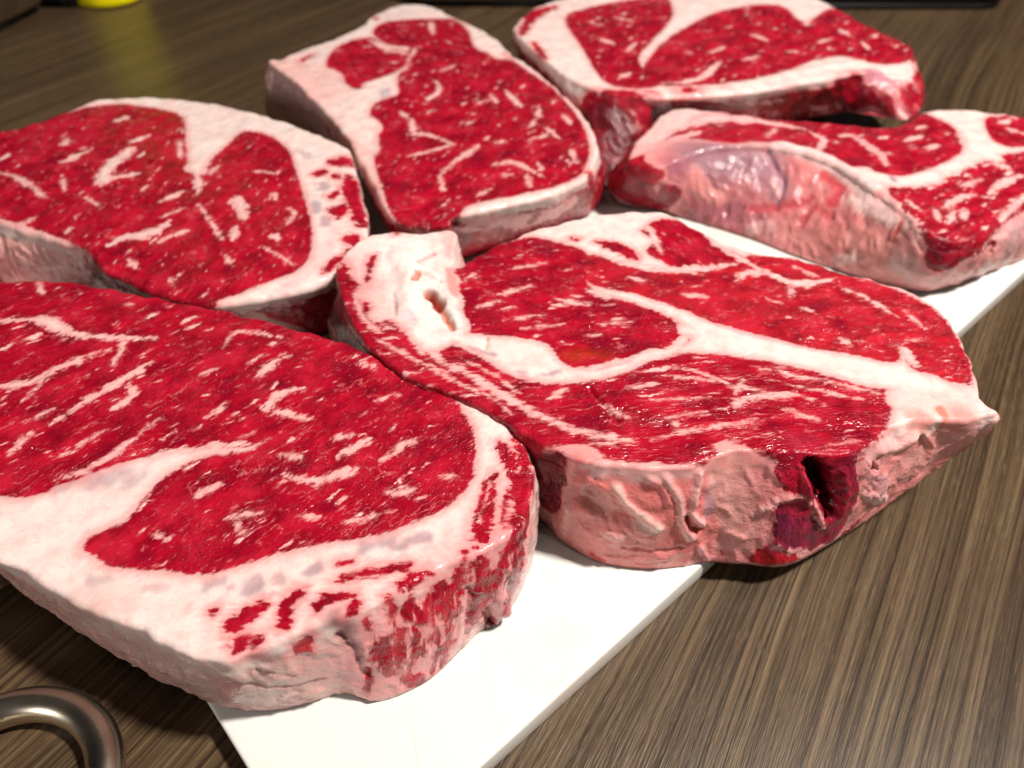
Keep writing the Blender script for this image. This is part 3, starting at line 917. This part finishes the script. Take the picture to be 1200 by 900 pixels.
# --- far back, leaning on the right hand one
steak('raw steak farthest back at the top edge, its purplish right corner drooping onto another steak',
      [(603, 36, 3.4, 612, 66), (611, 21, 3.4), (637, 5, 3.4), (690, -8, 3.4), (770, -18, 3.4), (870, -20, 3.4), (930, -10, 3.4), (978, 8, 3.4), (1019, 31, 3.3), (1061, 50, 3.2),
       (1071, 63, 3.1, 1078, 110, 1.6), (1062, 84, 3.1, 1079, 128, 1.7), (1036, 84, 3.2, 1060, 142, 1.6), (1009, 86, 3.3, 1012, 128, 1.5), (942, 96, 3.3, 950, 138, .8), (869, 108, 3.3, 880, 145, .5), (787, 113, 3.3, 790, 140, .3), (745, 112, 3.3, 760, 205),
       (705, 108, 3.3, 716, 222), (668, 92, 3.3, 694, 205), (640, 72, 3.4, 655, 130), (618, 52, 3.4, 630, 100)],
      [('cap_muscle', (680, 60, 760, 20), 0.6,
        [(663, 21), (699, 7), (740, 0), (778, -4), (788, 15), (780, 31), (766, 46), (748, 68), (760, 90), (771, 101), (735, 104), (705, 92), (683, 57)]),
       ('eye_muscle', (820, 80, 940, 30), 0.6,
        [(807, 31), (849, 12), (911, 6), (942, 26), (978, 10), (1019, 30), (1066, 49), (1074, 66), (1035, 76), (985, 66), (950, 72), (921, 83), (869, 95), (797, 102), (755, 95), (755, 78), (775, 52)])],
      [('F', 6, [(776, 98), (818, 93), (844, 72)]), ('F', 7, [(766, 46), (790, 35), (815, 15)]), ('F', 20, [(800, 5), (860, -4), (930, 0), (960, 4)]), ('F', 9, [(780, 104), (869, 100), (930, 86), (1010, 72)], FF(d=.6)),
       ('F', 5, [(725, 92), (740, 85)]), ('F', 4, [(690, 25), (705, 30)]), ('F', 4, [(700, 45), (720, 52)]), ('F', 4, [(720, 20), (740, 25)]), ('F', 4, [(735, 60), (745, 50)]), ('F', 4, [(880, 40), (900, 48)]), ('F', 4, [(920, 60), (935, 62)]), ('F', 5, [(985, 35), (995, 42)]),
       ('F', 5, [(1010, 50), (1018, 58)]), ('F', 4, [(830, 62), (850, 55)]), ('F', 4, [(960, 50), (975, 45)]), ('F', 5, [(945, 30), (948, 20)]), ('F', 4, [(1020, 45), (1030, 40)]), ('F', 4, [(870, 70), (890, 66)]),
       ('R', 10, [(612, 40), (625, 18), (650, 8)], FF(a=.9)), ('R', 6, [(640, 70), (625, 50)]), ('', 20, [(1020, 95), (1050, 110)], FF(fc=(.55, .22, .28))), ('F', 10, [(1030, 88), (1052, 112)], FF(fc=(.6, .28, .33))),
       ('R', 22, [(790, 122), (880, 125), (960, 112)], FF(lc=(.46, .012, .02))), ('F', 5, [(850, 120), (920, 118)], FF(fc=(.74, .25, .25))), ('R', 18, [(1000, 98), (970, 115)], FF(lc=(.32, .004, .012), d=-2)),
       ('R', 24, [(715, 118), (760, 125)], FF(lc=(.5, .006, .025))), ('R', 26, [(720, 140), (770, 150)], FF(lc=(.2, .003, .012))), ('R', 18, [(690, 120), (700, 140)]), ('R', 50, [(705, 150), (730, 170), (720, 200)], FF(lc=(.14, .002, .008))),  # the darkest lean strokes paint shade onto the left lump
       ('F', 8, [(748, 108), (775, 120), (790, 130)], FF(fc=(.8, .42, .42)))],
      lip=0.0018, side_fat=(.72, .3, .3), side_sd=0.6, rough=0.0006, step=0.0011, seed=4.9)

# --- right
steak('raw steak at the right edge, pale pink and violet membrane covering its near side',
      [(736, 180, 2.7, 716, 222), (760, 150, 2.7), (787, 128, 2.7), (838, 130, 2.7), (885, 136, 2.7), (973, 143, 2.7), (1045, 148, 2.7), (1085, 130, 2.7), (1128, 128, 2.7), (1160, 132, 2.7), (1210, 137, 2.6), (1290, 150, 2.6),
       (1340, 190, 2.6), (1300, 235, 2.6, 1305, 262), (1225, 225, 2.6, 1230, 290), (1196, 238, 2.6, 1200, 304), (1176, 262, 2.6, 1165, 316), (1148, 278, 2.6, 1123, 332), (1110, 283, 2.6, 1082, 342), (1082, 268, 2.7, 1031, 333), (1055, 244, 2.8, 990, 320), (1024, 222, 2.8, 962, 311),
       (992, 200, 2.8, 925, 298), (955, 183, 2.9, 890, 284), (905, 172, 2.9, 858, 273), (850, 172, 2.9, 828, 264), (808, 182, 2.8, 795, 254), (775, 196, 2.7, 768, 246), (745, 192, 2.7, 726, 238)],
      [('cap_muscle', (830, 165, 930, 150), 0.5,
        [(730, 190), (760, 178), (800, 150), (823, 136), (869, 134), (931, 137), (973, 140), (1045, 146), (1076, 132), (1117, 150), (1128, 174), (1107, 190), (1061, 206), (1030, 202), (1014, 196), (990, 194), (955, 178), (905, 168), (850, 168), (808, 178), (775, 194), (745, 198)]),
       ('eye_muscle', (1060, 250, 1150, 210), 0.95,
        [(1040, 222), (1060, 220), (1097, 213), (1138, 196), (1165, 185), (1220, 178), (1320, 190), (1300, 245), (1225, 232), (1192, 246), (1174, 262), (1148, 282), (1110, 287), (1084, 270), (1060, 246)]),
       ('rim_muscle', (1160, 150, 1200, 170), 0.7, [(1155, 140), (1175, 136), (1220, 138), (1310, 155), (1320, 180), (1220, 172), (1180, 172), (1160, 160)])],
      [('F', 22, [(1134, 152), (1152, 182)], FF(d=.5)), ('F', 12, [(1150, 186), (1115, 200), (1075, 214), (1040, 212), (1030, 206)]), ('F', 11, [(752, 172), (790, 150), (838, 139), (885, 142), (945, 152)], FF(fc=(.84, .52, .50))), ('', 26, [(750, 165), (790, 140), (840, 134)], FF(fc=(.84, .54, .52), soft=.8)), ('F', 8, [(740, 185), (790, 164), (820, 155)], FF(a=.5)), ('F', 6, [(945, 152), (965, 165), (955, 180)]),
       ('F', 8, [(1000, 160), (1030, 180), (1040, 195)], FF(fc=(.75, .4, .42), soft=.7)), ('', 6, [(1035, 196), (1048, 212)], FF(fc=(.42, .3, .36))), ('F', 5, [(910, 150), (900, 160)]), ('F', 5, [(985, 160), (1000, 158)]), ('F', 5, [(1060, 165), (1080, 160)]), ('F', 4, [(1085, 175), (1100, 170)]), ('F', 6, [(1080, 128), (1100, 135)]),
       ('F', 7, [(1120, 122), (1133, 124)], FF(d=1.5)), ('F', 5, [(1105, 245), (1125, 232), (1145, 228)]), ('F', 5, [(1112, 262), (1118, 245)]), ('F', 6, [(1155, 232), (1175, 215), (1200, 205)]), ('F', 5, [(1125, 220), (1150, 210)]), ('F', 5, [(1060, 235), (1080, 248)]), ('F', 5, [(1095, 245), (1100, 258)]),
       ('F', 5, [(1130, 245), (1128, 258)]), ('F', 8, [(1172, 258), (1190, 240), (1205, 230)]), ('F', 5, [(1165, 190), (1185, 200)]), ('F', 4, [(1180, 150), (1200, 158)]), ('F', 5, [(1170, 145), (1185, 140)]),
       # near side
       ('F', 70, [(800, 200), (840, 205), (900, 215), (960, 240), (1010, 275)], FF(fc=(.72, .25, .25), m=0)), ('F', 40, [(1000, 290), (1060, 315)], FF(fc=(.80, .38, .35))),
       ('', 50, [(815, 190), (850, 190), (880, 195)], FF(fc=(.40, .20, .235), soft=.7)), ('', 46, [(782, 228), (820, 250), (860, 266)], FF(fc=(.34, .09, .13), soft=.9, a=.85)), ('', 40, [(940, 285), (1010, 308)], FF(fc=(.74, .28, .27), soft=.9, a=.7)), ('', 26, [(905, 200), (912, 220)], FF(fc=(.5, .26, .30), soft=.7)), ('', 26, [(785, 205), (790, 220)], FF(fc=(.34, .12, .18), soft=.7)),
       ('', 14, [(812, 205), (825, 225), (845, 232)], FF(fc=(.82, .36, .35), soft=.8, d=.6)), ('', 20, [(850, 250), (890, 262)], FF(fc=(.42, .14, .18), soft=.8)), ('F', 16, [(915, 170), (950, 178), (985, 196), (1010, 215), (1020, 222)], FF(fc=(.86, .66, .63), d=.8)),
       ('', 9, [(965, 205), (985, 222), (975, 240)], FF(fc=(.66, .1, .12), d=-.5)), ('', 8, [(880, 246), (930, 240), (950, 232)], FF(fc=(.62, .12, .14), d=-.8)), ('', 8, [(940, 262), (955, 245), (975, 255)], FF(fc=(.64, .14, .15), d=-.6)), ('F', 14, [(990, 232), (1040, 250), (1075, 272)], FF(fc=(.85, .58, .55), d=.6)),
       ('', 6, [(900, 180), (918, 215), (912, 235)], FF(fc=(.42, .2, .26), d=-1.2)), ('', 6, [(905, 215), (912, 230)], FF(fc=(.75, .4, .4), d=.8)), ('', 10, [(930, 265), (960, 270)], FF(d=.7)), ('', 12, [(880, 270), (900, 265)], FF(fc=(.72, .45, .43), d=.7)), ('', 12, [(985, 305), (1000, 300)], FF(fc=(.78, .5, .47), d=.6)),
       ('', 4, [(1050, 275), (1058, 262)], FF(fc=(.6, .1, .08))), ('', 10, [(1063, 278), (1060, 300)], FF(fc=(.5, .2, .2), soft=.7)), ('', 24, [(1060, 310), (1090, 325)], FF(fc=(.60, .38, .37), soft=.6)),
       ('R', 30, [(1105, 300), (1125, 296)], FF(lc=(.24, .003, .018))), ('R', 12, [(1120, 285), (1155, 280)], FF(lc=(.4, .006, .02))), ('R', 10, [(1140, 300), (1165, 285)], FF(lc=(.25, .01, .02))), ('F', 6, [(1115, 318), (1135, 305), (1160, 290)], FF(fc=(.7, .42, .42))), ('', 30, [(1190, 260), (1185, 290)], FF(fc=(.55, .36, .37), soft=.7)), ('R', 8, [(1130, 325), (1150, 310)], FF(lc=(.4, .03, .05))),
       ('R', 54, [(722, 208), (740, 222), (762, 234)], FF(lc=(.28, .003, .012))), ('R', 16, [(740, 196), (770, 205)], FF(lc=(.4, .005, .02))), ('F', 4, [(770, 215), (772, 226)], FF(fc=(.75, .35, .36), d=.6))],
      lip=0.0022, side_fat=(.72, .34, .33), side_sd=-2.2, rough=0.0006, step=0.0009, bulge=0.003, seed=5.3)

# --- centre right
steak('large raw steak in the middle, torn white fat knob at left and ragged pink front',
      [(396, 317, 3.7), (406, 297, 3.8), (431, 278, 3.9), (462, 271, 3.9), (498, 275, 3.9), (531, 271, 3.9), (534, 290, 3.8), (535, 313, 3.6), (549, 306, 3.5), (569, 294, 3.5), (610, 277, 3.5), (656, 262, 3.5), (707, 252, 3.5), (748, 248, 3.5), (790, 254, 3.5), (832, 278, 3.5), (876, 294, 3.5),
       (935, 304, 3.5), (974, 316, 3.5), (1042, 334, 3.5), (1080, 350, 3.4), (1108, 373, 3.4), (1130, 406, 3.4), (1142, 440, 3.4), (1149, 465, 3.3, 1150, 500), (1168, 484, 3.2, 1166, 492, 2.5), (1135, 492, 3.2, 1142, 518, 1.5), (1085, 492, 3.3, 1095, 552, .8), (1048, 500, 3.4, 1055, 582, .4),
       (1015, 525, 3.5, 1013, 612), (974, 535, 3.5, 974, 637), (925, 530, 3.6, 922, 663), (876, 528, 3.6, 870, 661), (842, 535, 3.6, 827, 659), (800, 547, 3.6, 800, 664), (760, 549, 3.6, 757, 667), (700, 543, 3.6, 702, 659), (662, 534, 3.6, 660, 636), (648, 527, 3.6, 640, 615), (620, 514, 3.6, 616, 600), (584, 488, 3.6), (533, 462, 3.6), (482, 442, 3.6), (441, 415, 3.6, 428, 440), (414, 380, 3.6, 396, 412),
       (400, 345, 3.6, 386, 385)],
      [('eye_muscle', (600, 370, 800, 352), 0.56,
        [(532, 322), (549, 304), (566, 294), (612, 280), (650, 283), (690, 300), (688, 330), (705, 345), (745, 357), (780, 371), (806, 387), (806, 400), (790, 408), (760, 410), (725, 424), (690, 432), (660, 425), (640, 402), (605, 396), (570, 392), (540, 388), (530, 370), (540, 350)]),
       ('cap_muscle', (600, 370, 800, 352), 0.5,
        [(690, 300), (729, 308), (798, 318), (860, 312), (880, 300), (935, 306), (1000, 324), (1045, 338), (1080, 354), (1108, 377), (1128, 408), (1139, 440), (1130, 454), (1100, 442), (1066, 430), (1055, 408), (1050, 425), (1000, 416), (940, 405), (880, 390), (830, 375), (800, 363), (750, 346), (688, 330)], (.46, .010, .022)),
       ('rim_muscle', (760, 265, 820, 295), 0.45,
        [(752, 270), (778, 257), (812, 264), (836, 288), (870, 302), (858, 310), (800, 315), (773, 305), (758, 295), (765, 282)]),
       ('lower_muscle', (720, 500, 980, 470), 0.85,
        [(398, 345), (420, 352), (436, 378), (468, 388), (515, 400), (560, 418), (596, 440), (640, 450), (700, 446), (740, 434), (764, 424), (798, 415), (861, 418), (944, 434), (1013, 454), (1052, 461), (1044, 480), (1037, 504), (1013, 526), (974, 538), (925, 534), (876, 526), (842, 531), (820, 543), (764, 543), (700, 538), (656, 530), (620, 516), (584, 490), (533, 464), (482, 444), (441, 418), (412, 380)], 0.42)],
      [('F', 9, [(700, 289), (729, 308), (798, 316), (860, 310)]), ('F', 18, [(600, 282), (650, 272), (700, 262), (745, 258)]), ('F', 14, [(690, 275), (720, 285), (745, 295)]), ('F', 7, [(775, 298), (765, 275), (758, 265)]), ('R', 5, [(668, 280), (678, 281)]), ('R', 9, [(700, 284), (730, 293), (745, 303)]),
       ('F', 8, [(832, 281), (871, 306), (930, 332), (974, 328)]), ('F', 5, [(800, 258), (832, 281)]), ('F', 7, [(862, 330), (876, 320), (900, 318)]), ('F', 5, [(930, 333), (925, 348)]), ('F', 5, [(988, 338), (1020, 352), (1052, 372)]), ('F', 4, [(930, 312), (960, 325)]),
       ('F', 8, [(687, 340), (715, 348), (748, 353), (790, 370), (812, 382)]), ('F', 22, [(808, 388), (861, 402), (910, 412)]), ('F', 18, [(900, 412), (944, 420), (1032, 438), (1091, 450), (1140, 462)]), ('F', 8, [(1057, 406), (1071, 428)]), ('F', 10, [(758, 420), (790, 410), (806, 392)]),
       ('F', 20, [(508, 385), (550, 404), (600, 410), (640, 425)]), ('F', 22, [(600, 412), (635, 428), (655, 432)]), ('F', 9, [(650, 435), (700, 432), (758, 418)]), ('', 8, [(612, 438), (620, 452)], FF(fc=GRISTLE, soft=.8, wob=.9, k=1.35)), ('', 6, [(640, 440), (655, 436)], FF(fc=GRISTLE, soft=.8, wob=.9, k=1.35)), ('', 5, [(510, 392), (535, 402)], FF(fc=GRISTLE, soft=.8, wob=.9, k=1.35)), ('', 5, [(550, 408), (580, 417)], FF(fc=GRISTLE, soft=.8, wob=.9, k=1.35)),
       ('', 4, [(700, 434), (740, 424)], FF(fc=(.7, .45, .48))), ('', 4, [(830, 378), (900, 398), (950, 408)], FF(fc=(.75, .5, .55))), ('', 26, [(668, 416), (690, 414), (712, 414)], FF(lc=(.42, .022, .010), soft=.9, m=0.3, k=.7)),
       # left knob of fat
       ('F', 60, [(470, 300), (490, 330), (500, 365), (520, 385)], FF(fc=(.86, .76, .72))), ('F', 34, [(505, 290), (525, 285)]), ('F', 30, [(520, 330), (525, 360)]), ('', 11, [(503, 343), (510, 350), (512, 358)], FF(lc=(.6, .1, .05), fc=(.62, .13, .07), d=-6, wob=.6)), ('', 22, [(470, 295), (480, 330), (478, 360)], FF(d=1.2)), ('', 14, [(505, 310), (528, 320)], FF(d=1.0)), ('', 12, [(525, 345), (535, 375)], FF(d=.9)), ('', 7, [(495, 320), (515, 330)], FF(d=-1.3)),
       ('', 7, [(486, 330), (490, 320)], FF(fc=(.7, .25, .18), d=-2.)), ('', 7, [(512, 358), (522, 372), (530, 385)], FF(fc=(.72, .28, .2), d=-1.6)), ('', 5, [(490, 307), (508, 298)], FF(fc=(.7, .45, .42), d=-1.)), ('', 20, [(525, 275), (532, 295)], FF(fc=(.82, .5, .47))), ('', 10, [(527, 320), (532, 345)], FF(fc=(.78, .36, .32))),
       ('R', 64, [(396, 372), (402, 392), (414, 414)], FF(lc=(.26, .003, .012), m=0, k=1.4)), ('R', 30, [(391, 345), (395, 360)], FF(lc=(.3, .003, .012), m=0, k=1.2)), ('R', 10, [(404, 310), (400, 335), (412, 360)]), ('R', 5, [(430, 330), (434, 310), (440, 300)], FF(lc=(.3, .01, .03))), ('F', 5, [(420, 340), (424, 315), (432, 297)], FF(fc=(.8, .55, .55))), ('R', 12, [(446, 385), (455, 380)]), ('R', 8, [(425, 355), (430, 365)]), ('R', 4, [(430, 278), (450, 274), (465, 274)]), ('F', 6, [(416, 345), (425, 372), (445, 390)], FF(fc=(.8, .5, .5))),  # first two strokes paint the unlit gap's shade onto the left wall
       ('R', 10, [(452, 378), (470, 390)]), ('F', 4, [(448, 366), (470, 384), (485, 388)]), ('', 16, [(478, 370), (480, 380)], FF(fc=(.84, .62, .62))), ('', 3, [(462, 345), (464, 370)], FF(fc=(.7, .4, .38), d=-.6)), ('', 5, [(570, 396), (568, 408)], FF(d=-1, wob=.1)),
       # lower strip
       ('F', 8, [(490, 400), (520, 425), (549, 438), (600, 470), (656, 498), (727, 513)]), ('F', 4, [(440, 398), (480, 418), (530, 440)]), ('F', 4, [(480, 395), (500, 420)]), ('F', 4, [(470, 410), (490, 425)]), ('F', 3, [(540, 420), (580, 440), (610, 462)]), ('F', 3, [(560, 455), (600, 485)]), ('F', 4, [(500, 430), (560, 460)]),
       ('F', 6, [(861, 480), (872, 468), (935, 462)]), ('F', 4, [(790, 430), (830, 440), (860, 452), (910, 462)]), ('F', 5, [(764, 514), (812, 504), (886, 494)]), ('F', 6, [(650, 498), (700, 511), (745, 516)]), ('F', 3, [(880, 430), (940, 442), (1000, 456)]), ('F', 3, [(900, 445), (960, 458), (1010, 468)]),
       ('F', 4, [(870, 445), (862, 460)]), ('F', 4, [(700, 470), (735, 490)]), ('F', 5, [(920, 480), (960, 492)]), ('F', 4, [(940, 465), (965, 473)]), ('F', 3, [(780, 440), (850, 448)]), ('F', 3, [(760, 470), (830, 465)]), ('F', 3, [(960, 445), (1030, 462)]), ('F', 3, [(780, 490), (830, 482)]), ('', 5, [(692, 455), (712, 480), (725, 492)], FF(d=-1.2, wob=.1)),
       ('F', 5, [(786, 492), (795, 500)]), ('F', 4, [(640, 470), (665, 455)]), ('F', 4, [(735, 455), (770, 450)]), ('F', 4, [(690, 520), (720, 522)]), ('F', 4, [(540, 330), (560, 320)]), ('F', 5, [(585, 345), (625, 335)]), ('F', 4, [(590, 375), (640, 370)]), ('F', 4, [(600, 315), (640, 308)]), ('F', 4, [(560, 360), (590, 352)]), ('F', 4, [(610, 385), (660, 380)]), ('F', 4, [(650, 350), (690, 358)]), ('F', 3, [(700, 380), (740, 378)]),
       ('F', 4, [(735, 325), (755, 330)]), ('F', 4, [(940, 360), (955, 368)]), ('F', 6, [(985, 398), (995, 403)]), ('F', 4, [(900, 350), (915, 356)]), ('F', 4, [(800, 345), (830, 347)]), ('F', 4, [(1060, 365), (1085, 385)]),
       # right corner of fat
       ('F', 44, [(1075, 475), (1110, 475), (1140, 478)], FF(fc=(.84, .58, .54))), ('F', 10, [(1130, 410), (1143, 445), (1150, 470)]), ('', 30, [(1075, 500), (1060, 520)], FF(fc=(.78, .38, .34), d=.8)), ('', 9, [(1102, 482), (1106, 498)], FF(fc=(.74, .22, .16))), ('F', 40, [(1060, 545), (1085, 530), (1120, 505)], FF(fc=(.74, .34, .31))),
       ('', 14, [(1030, 528), (1050, 522), (1065, 512)], FF(fc=(.84, .52, .48), d=1.2)), ('', 7, [(1080, 505), (1090, 525), (1070, 555)], FF(d=.9)), ('F', 14, [(1010, 545), (1025, 560), (1035, 580)], FF(fc=(.70, .38, .40), d=.7)), ('', 6, [(1021, 545), (1024, 550)], FF(fc=(.3, .1, .12), d=-1.8)), ('F', 8, [(1010, 575), (1040, 588)], FF(fc=(.82, .52, .5), d=.8)),
       # front wall
       ('F', 130, [(690, 595), (750, 605), (810, 600)], FF(fc=(.80, .25, .235), soft=.3)), ('F', 12, [(665, 540), (720, 552), (800, 552), (822, 552)], FF(fc=(.82, .55, .53))), ('', 10, [(723, 570), (735, 590), (755, 605), (772, 618)], FF(fc=(.82, .52, .47), d=1.1)), ('', 16, [(750, 612), (768, 620)], FF(fc=(.84, .58, .52), soft=.7)),
       ('', 24, [(690, 580), (705, 600)], FF(fc=(.62, .26, .23), d=-1.4, soft=.8)), ('', 10, [(668, 545), (664, 590), (660, 625)], FF(fc=(.80, .42, .40), d=.6)), ('', 12, [(715, 625), (725, 628)], FF(fc=(.8, .45, .42), d=.9)), ('', 9, [(780, 560), (795, 585), (800, 610), (810, 630)], FF(fc=(.82, .46, .44), d=1.0)), ('', 8, [(818, 555), (812, 590), (810, 602), (822, 612)], FF(fc=(.82, .46, .44), d=1.3)),
       ('', 6, [(803, 605), (808, 618), (822, 622)], FF(fc=(.55, .08, .08), d=-1.0)), ('', 8, [(760, 560), (775, 570), (785, 590)], FF(d=.7)), ('', 6, [(700, 650), (745, 655), (790, 650)], FF(d=.7)), ('', 9, [(695, 650), (705, 655)], FF(fc=(.6, .06, .08))), ('', 7, [(820, 640), (830, 655)], FF(d=.9, fc=(.8, .4, .4))), ('', 5, [(730, 640), (760, 645), (800, 642)], FF(d=-.8)), ('', 5, [(690, 560), (720, 575)], FF(d=.6)),
       ('', 12, [(835, 560), (830, 600)], FF(fc=(.50, .28, .33), soft=.7)), ('F', 70, [(860, 560), (880, 590), (890, 610)], FF(fc=(.74, .37, .34), soft=.3)), ('', 10, [(905, 552), (915, 565)], FF(fc=(.70, .46, .47), d=.5)), ('F', 18, [(850, 640), (900, 645)], FF(fc=(.78, .42, .39))), ('', 9, [(850, 622), (870, 628)], FF(fc=(.8, .4, .36), d=.8)),
       ('', 110, [(955, 570), (940, 620)], FF(fc=(.58, .13, .15), soft=.9, a=.8)), ('R', 56, [(938, 550), (965, 585), (955, 625)], FF(lc=(.30, .006, .025), m=0)), ('R', 26, [(925, 600), (920, 635), (900, 650)], FF(lc=(.24, .012, .045), m=0)), ('R', 22, [(990, 545), (992, 590), (975, 625)], FF(lc=(.33, .01, .045), m=0)), ('', 34, [(925, 612), (945, 630)], FF(lc=(.17, .014, .055), soft=.9)), ('', 20, [(930, 545), (940, 570)], FF(lc=(.46, .008, .03), soft=.9)), ('R', 15, [(951, 543), (958, 556), (966, 574), (976, 604)], FF(lc=(.12, .002, .008), d=-7)), ('R', 8, [(985, 548), (990, 575), (985, 605)], FF(lc=(.40, .012, .04), d=1.2)), ('R', 7, [(938, 548), (946, 566), (950, 585)], FF(lc=(.45, .02, .05), d=1.2)),
       ('F', 6, [(885, 602), (915, 585), (940, 580)], FF(fc=(.78, .42, .40), d=1.)), ('F', 6, [(940, 580), (955, 595), (962, 612), (966, 620)], FF(fc=(.78, .40, .38), d=1.2)), ('R', 16, [(890, 652), (925, 655)], FF(lc=(.5, .01, .02))), ('F', 9, [(905, 640), (935, 645), (945, 652)], FF(fc=(.72, .4, .45))), ('', 10, [(945, 560), (945, 580)], FF(d=.9, wob=.2)),
       ('R', 10, [(985, 630), (1010, 605)], FF(lc=(.42, .01, .03))), ('R', 44, [(642, 545), (634, 580), (628, 610)], FF(lc=(.16, .002, .008), m=0)), ('R', 30, [(615, 540), (612, 590)], FF(lc=(.12, .002, .006), m=0))],  # last two dark strokes paint shade on the wall turned from the lamp
      step=0.00066, lip=0.0010, side_fat=(.80, .27, .25), side_sd=-1.6, rough=0.00045, bulge=0.0012, seed=6.6)

# =================================================================== things at the edges of the frame
STEEL = simple('polished_steel', (0.62, 0.54, 0.43), 0.27, 1.0)
YELLOW = simple('yellow_plastic', (0.90, 0.74, 0.0), 0.35)
BLACK = simple('black_enamel', (0.006, 0.006, 0.007), 0.4)
BROWN = simple('dark_brown_wood', (0.05, 0.030, 0.014), 0.5)


def ring():
    c = at(6, 952, TABLE)
    Ro, r = 0.0226, 0.0042
    V, F = [], []
    n, m = 96, 24
    for i in range(n):
        a = 2 * math.pi * i / n
        for j in range(m):
            b = 2 * math.pi * j / m
            V.append(((Ro + r * math.cos(b)) * math.cos(a), (Ro + r * math.cos(b)) * math.sin(a), r + r * math.sin(b)))
    for i in range(n):
        for j in range(m):
            F.append((i * m + j, ((i + 1) % n) * m + j, ((i + 1) % n) * m + (j + 1) % m, i * m + (j + 1) % m))
    o = add_mesh('metal_ring', V, F, STEEL, loc=(c[0], c[1], TABLE + 0.0002))
    o['label'] = 'polished steel ring lying on the wood at the bottom left corner'
    o['category'] = 'ring'


ring()


def bottle():
    c = at(132, 11, TABLE) + np.array([-0.010, 0.024, 0])
    t = add_thing('yellow_bottle', 'bright yellow round container standing at the top left of the table', 'bottle', (c[0], c[1], TABLE + 0.0003))
    V, F = lathe([(0.0225, 0), (0.0238, 0.0006), (0.0244, 0.0018), (0.0247, 0.004), (0.0245, 0.10), (0.022, 0.125), (0.015, 0.145), (0.013, 0.155)])
    add_mesh('bottle_body', V, F, YELLOW, t)
    V, F = lathe([(0.015, 0.1552), (0.0155, 0.158), (0.0155, 0.176), (0.013, 0.178)])
    add_mesh('cap', V, F, YELLOW, t)


bottle()


def rounded(x0, x1, y0, y1, r, k=6):
    P = []
    for cx, cy, a0 in ((x1 - r, y0 + r, 270), (x1 - r, y1 - r, 0), (x0 + r, y1 - r, 90), (x0 + r, y0 + r, 180)):
        for i in range(k + 1):
            a = R(a0 + 90 * i / k)
            P.append((cx + r * math.cos(a), cy + r * math.sin(a)))
    return P


def tray():
    a, b = at(900, 12, TABLE), at(1182, 12, TABLE)
    t = add_thing('black_tray', 'black tray with rounded corner behind the farthest steak at the top right', 'tray', (a[0], a[1], TABLE + 0.0003))
    wd = b[0] - a[0]
    V, F = prism(rounded(0, wd, 0, 0.22, 0.02), 0, 0.004)
    add_mesh('base', V, F, BLACK, t, bevel=0.001)
    o = rounded(0, wd, 0, 0.22, 0.02)
    i = rounded(0.004, wd - 0.004, 0.004, 0.216, 0.016)
    n = len(o)
    V = [(x, y, z) for z in (0.0042, 0.05) for x, y in o] + [(x, y, z) for z in (0.0042, 0.05) for x, y in i]
    F = []
    for k in range(n):
        l = (k + 1) % n
        F += [(k, l, n + l, n + k), (2 * n + l, 2 * n + k, 3 * n + k, 3 * n + l), (n + k, n + l, 3 * n + l, 3 * n + k), (l, k, 2 * n + k, 2 * n + l)]
    add_mesh('rim', V, F, BLACK, t)


tray()


def block(name, label, cat, px, mat, size, rz, foot):
    p = at(px[0], px[1], TABLE)
    t = add_thing(name, label, cat, (p[0], p[1], TABLE + 0.0003), rz)
    V, F = prism([(0, 0), (size[0], 0), (size[0], size[1]), (0, size[1])], 0.004, size[2])
    add_mesh('body', V, F, mat, t, bevel=0.003, smooth_=False)
    i = 0.004
    V, F = prism([(i, i), (size[0] - i, i), (size[0] - i, size[1] - i), (i, size[1] - i)], 0, 0.0038)
    add_mesh('foot', V, F, BLACK, t)


pa, pb = at(55, 12, TABLE), at(0, 41, TABLE)
block('wooden_box', 'dark brown box in the very top left corner', 'box', (0, 41), BROWN, (float(np.linalg.norm(pa - pb)), 0.10, 0.09), math.atan2(pa[1] - pb[1], pa[0] - pb[0]), 1)
block('wooden_crate', 'dark brown box far back between the back centre and farthest steak', 'box', (490, 10), BROWN, (0.24, 0.12, 0.10), 0.0, 1)


pc, pd = at(52, 11, TABLE), at(93, 11, TABLE)
block('black_box', 'small black box beside the yellow bottle at the top left edge', 'box', (52, 11), BLACK, (pd[0] - pc[0], 0.02, 0.06), 0.0, 1)
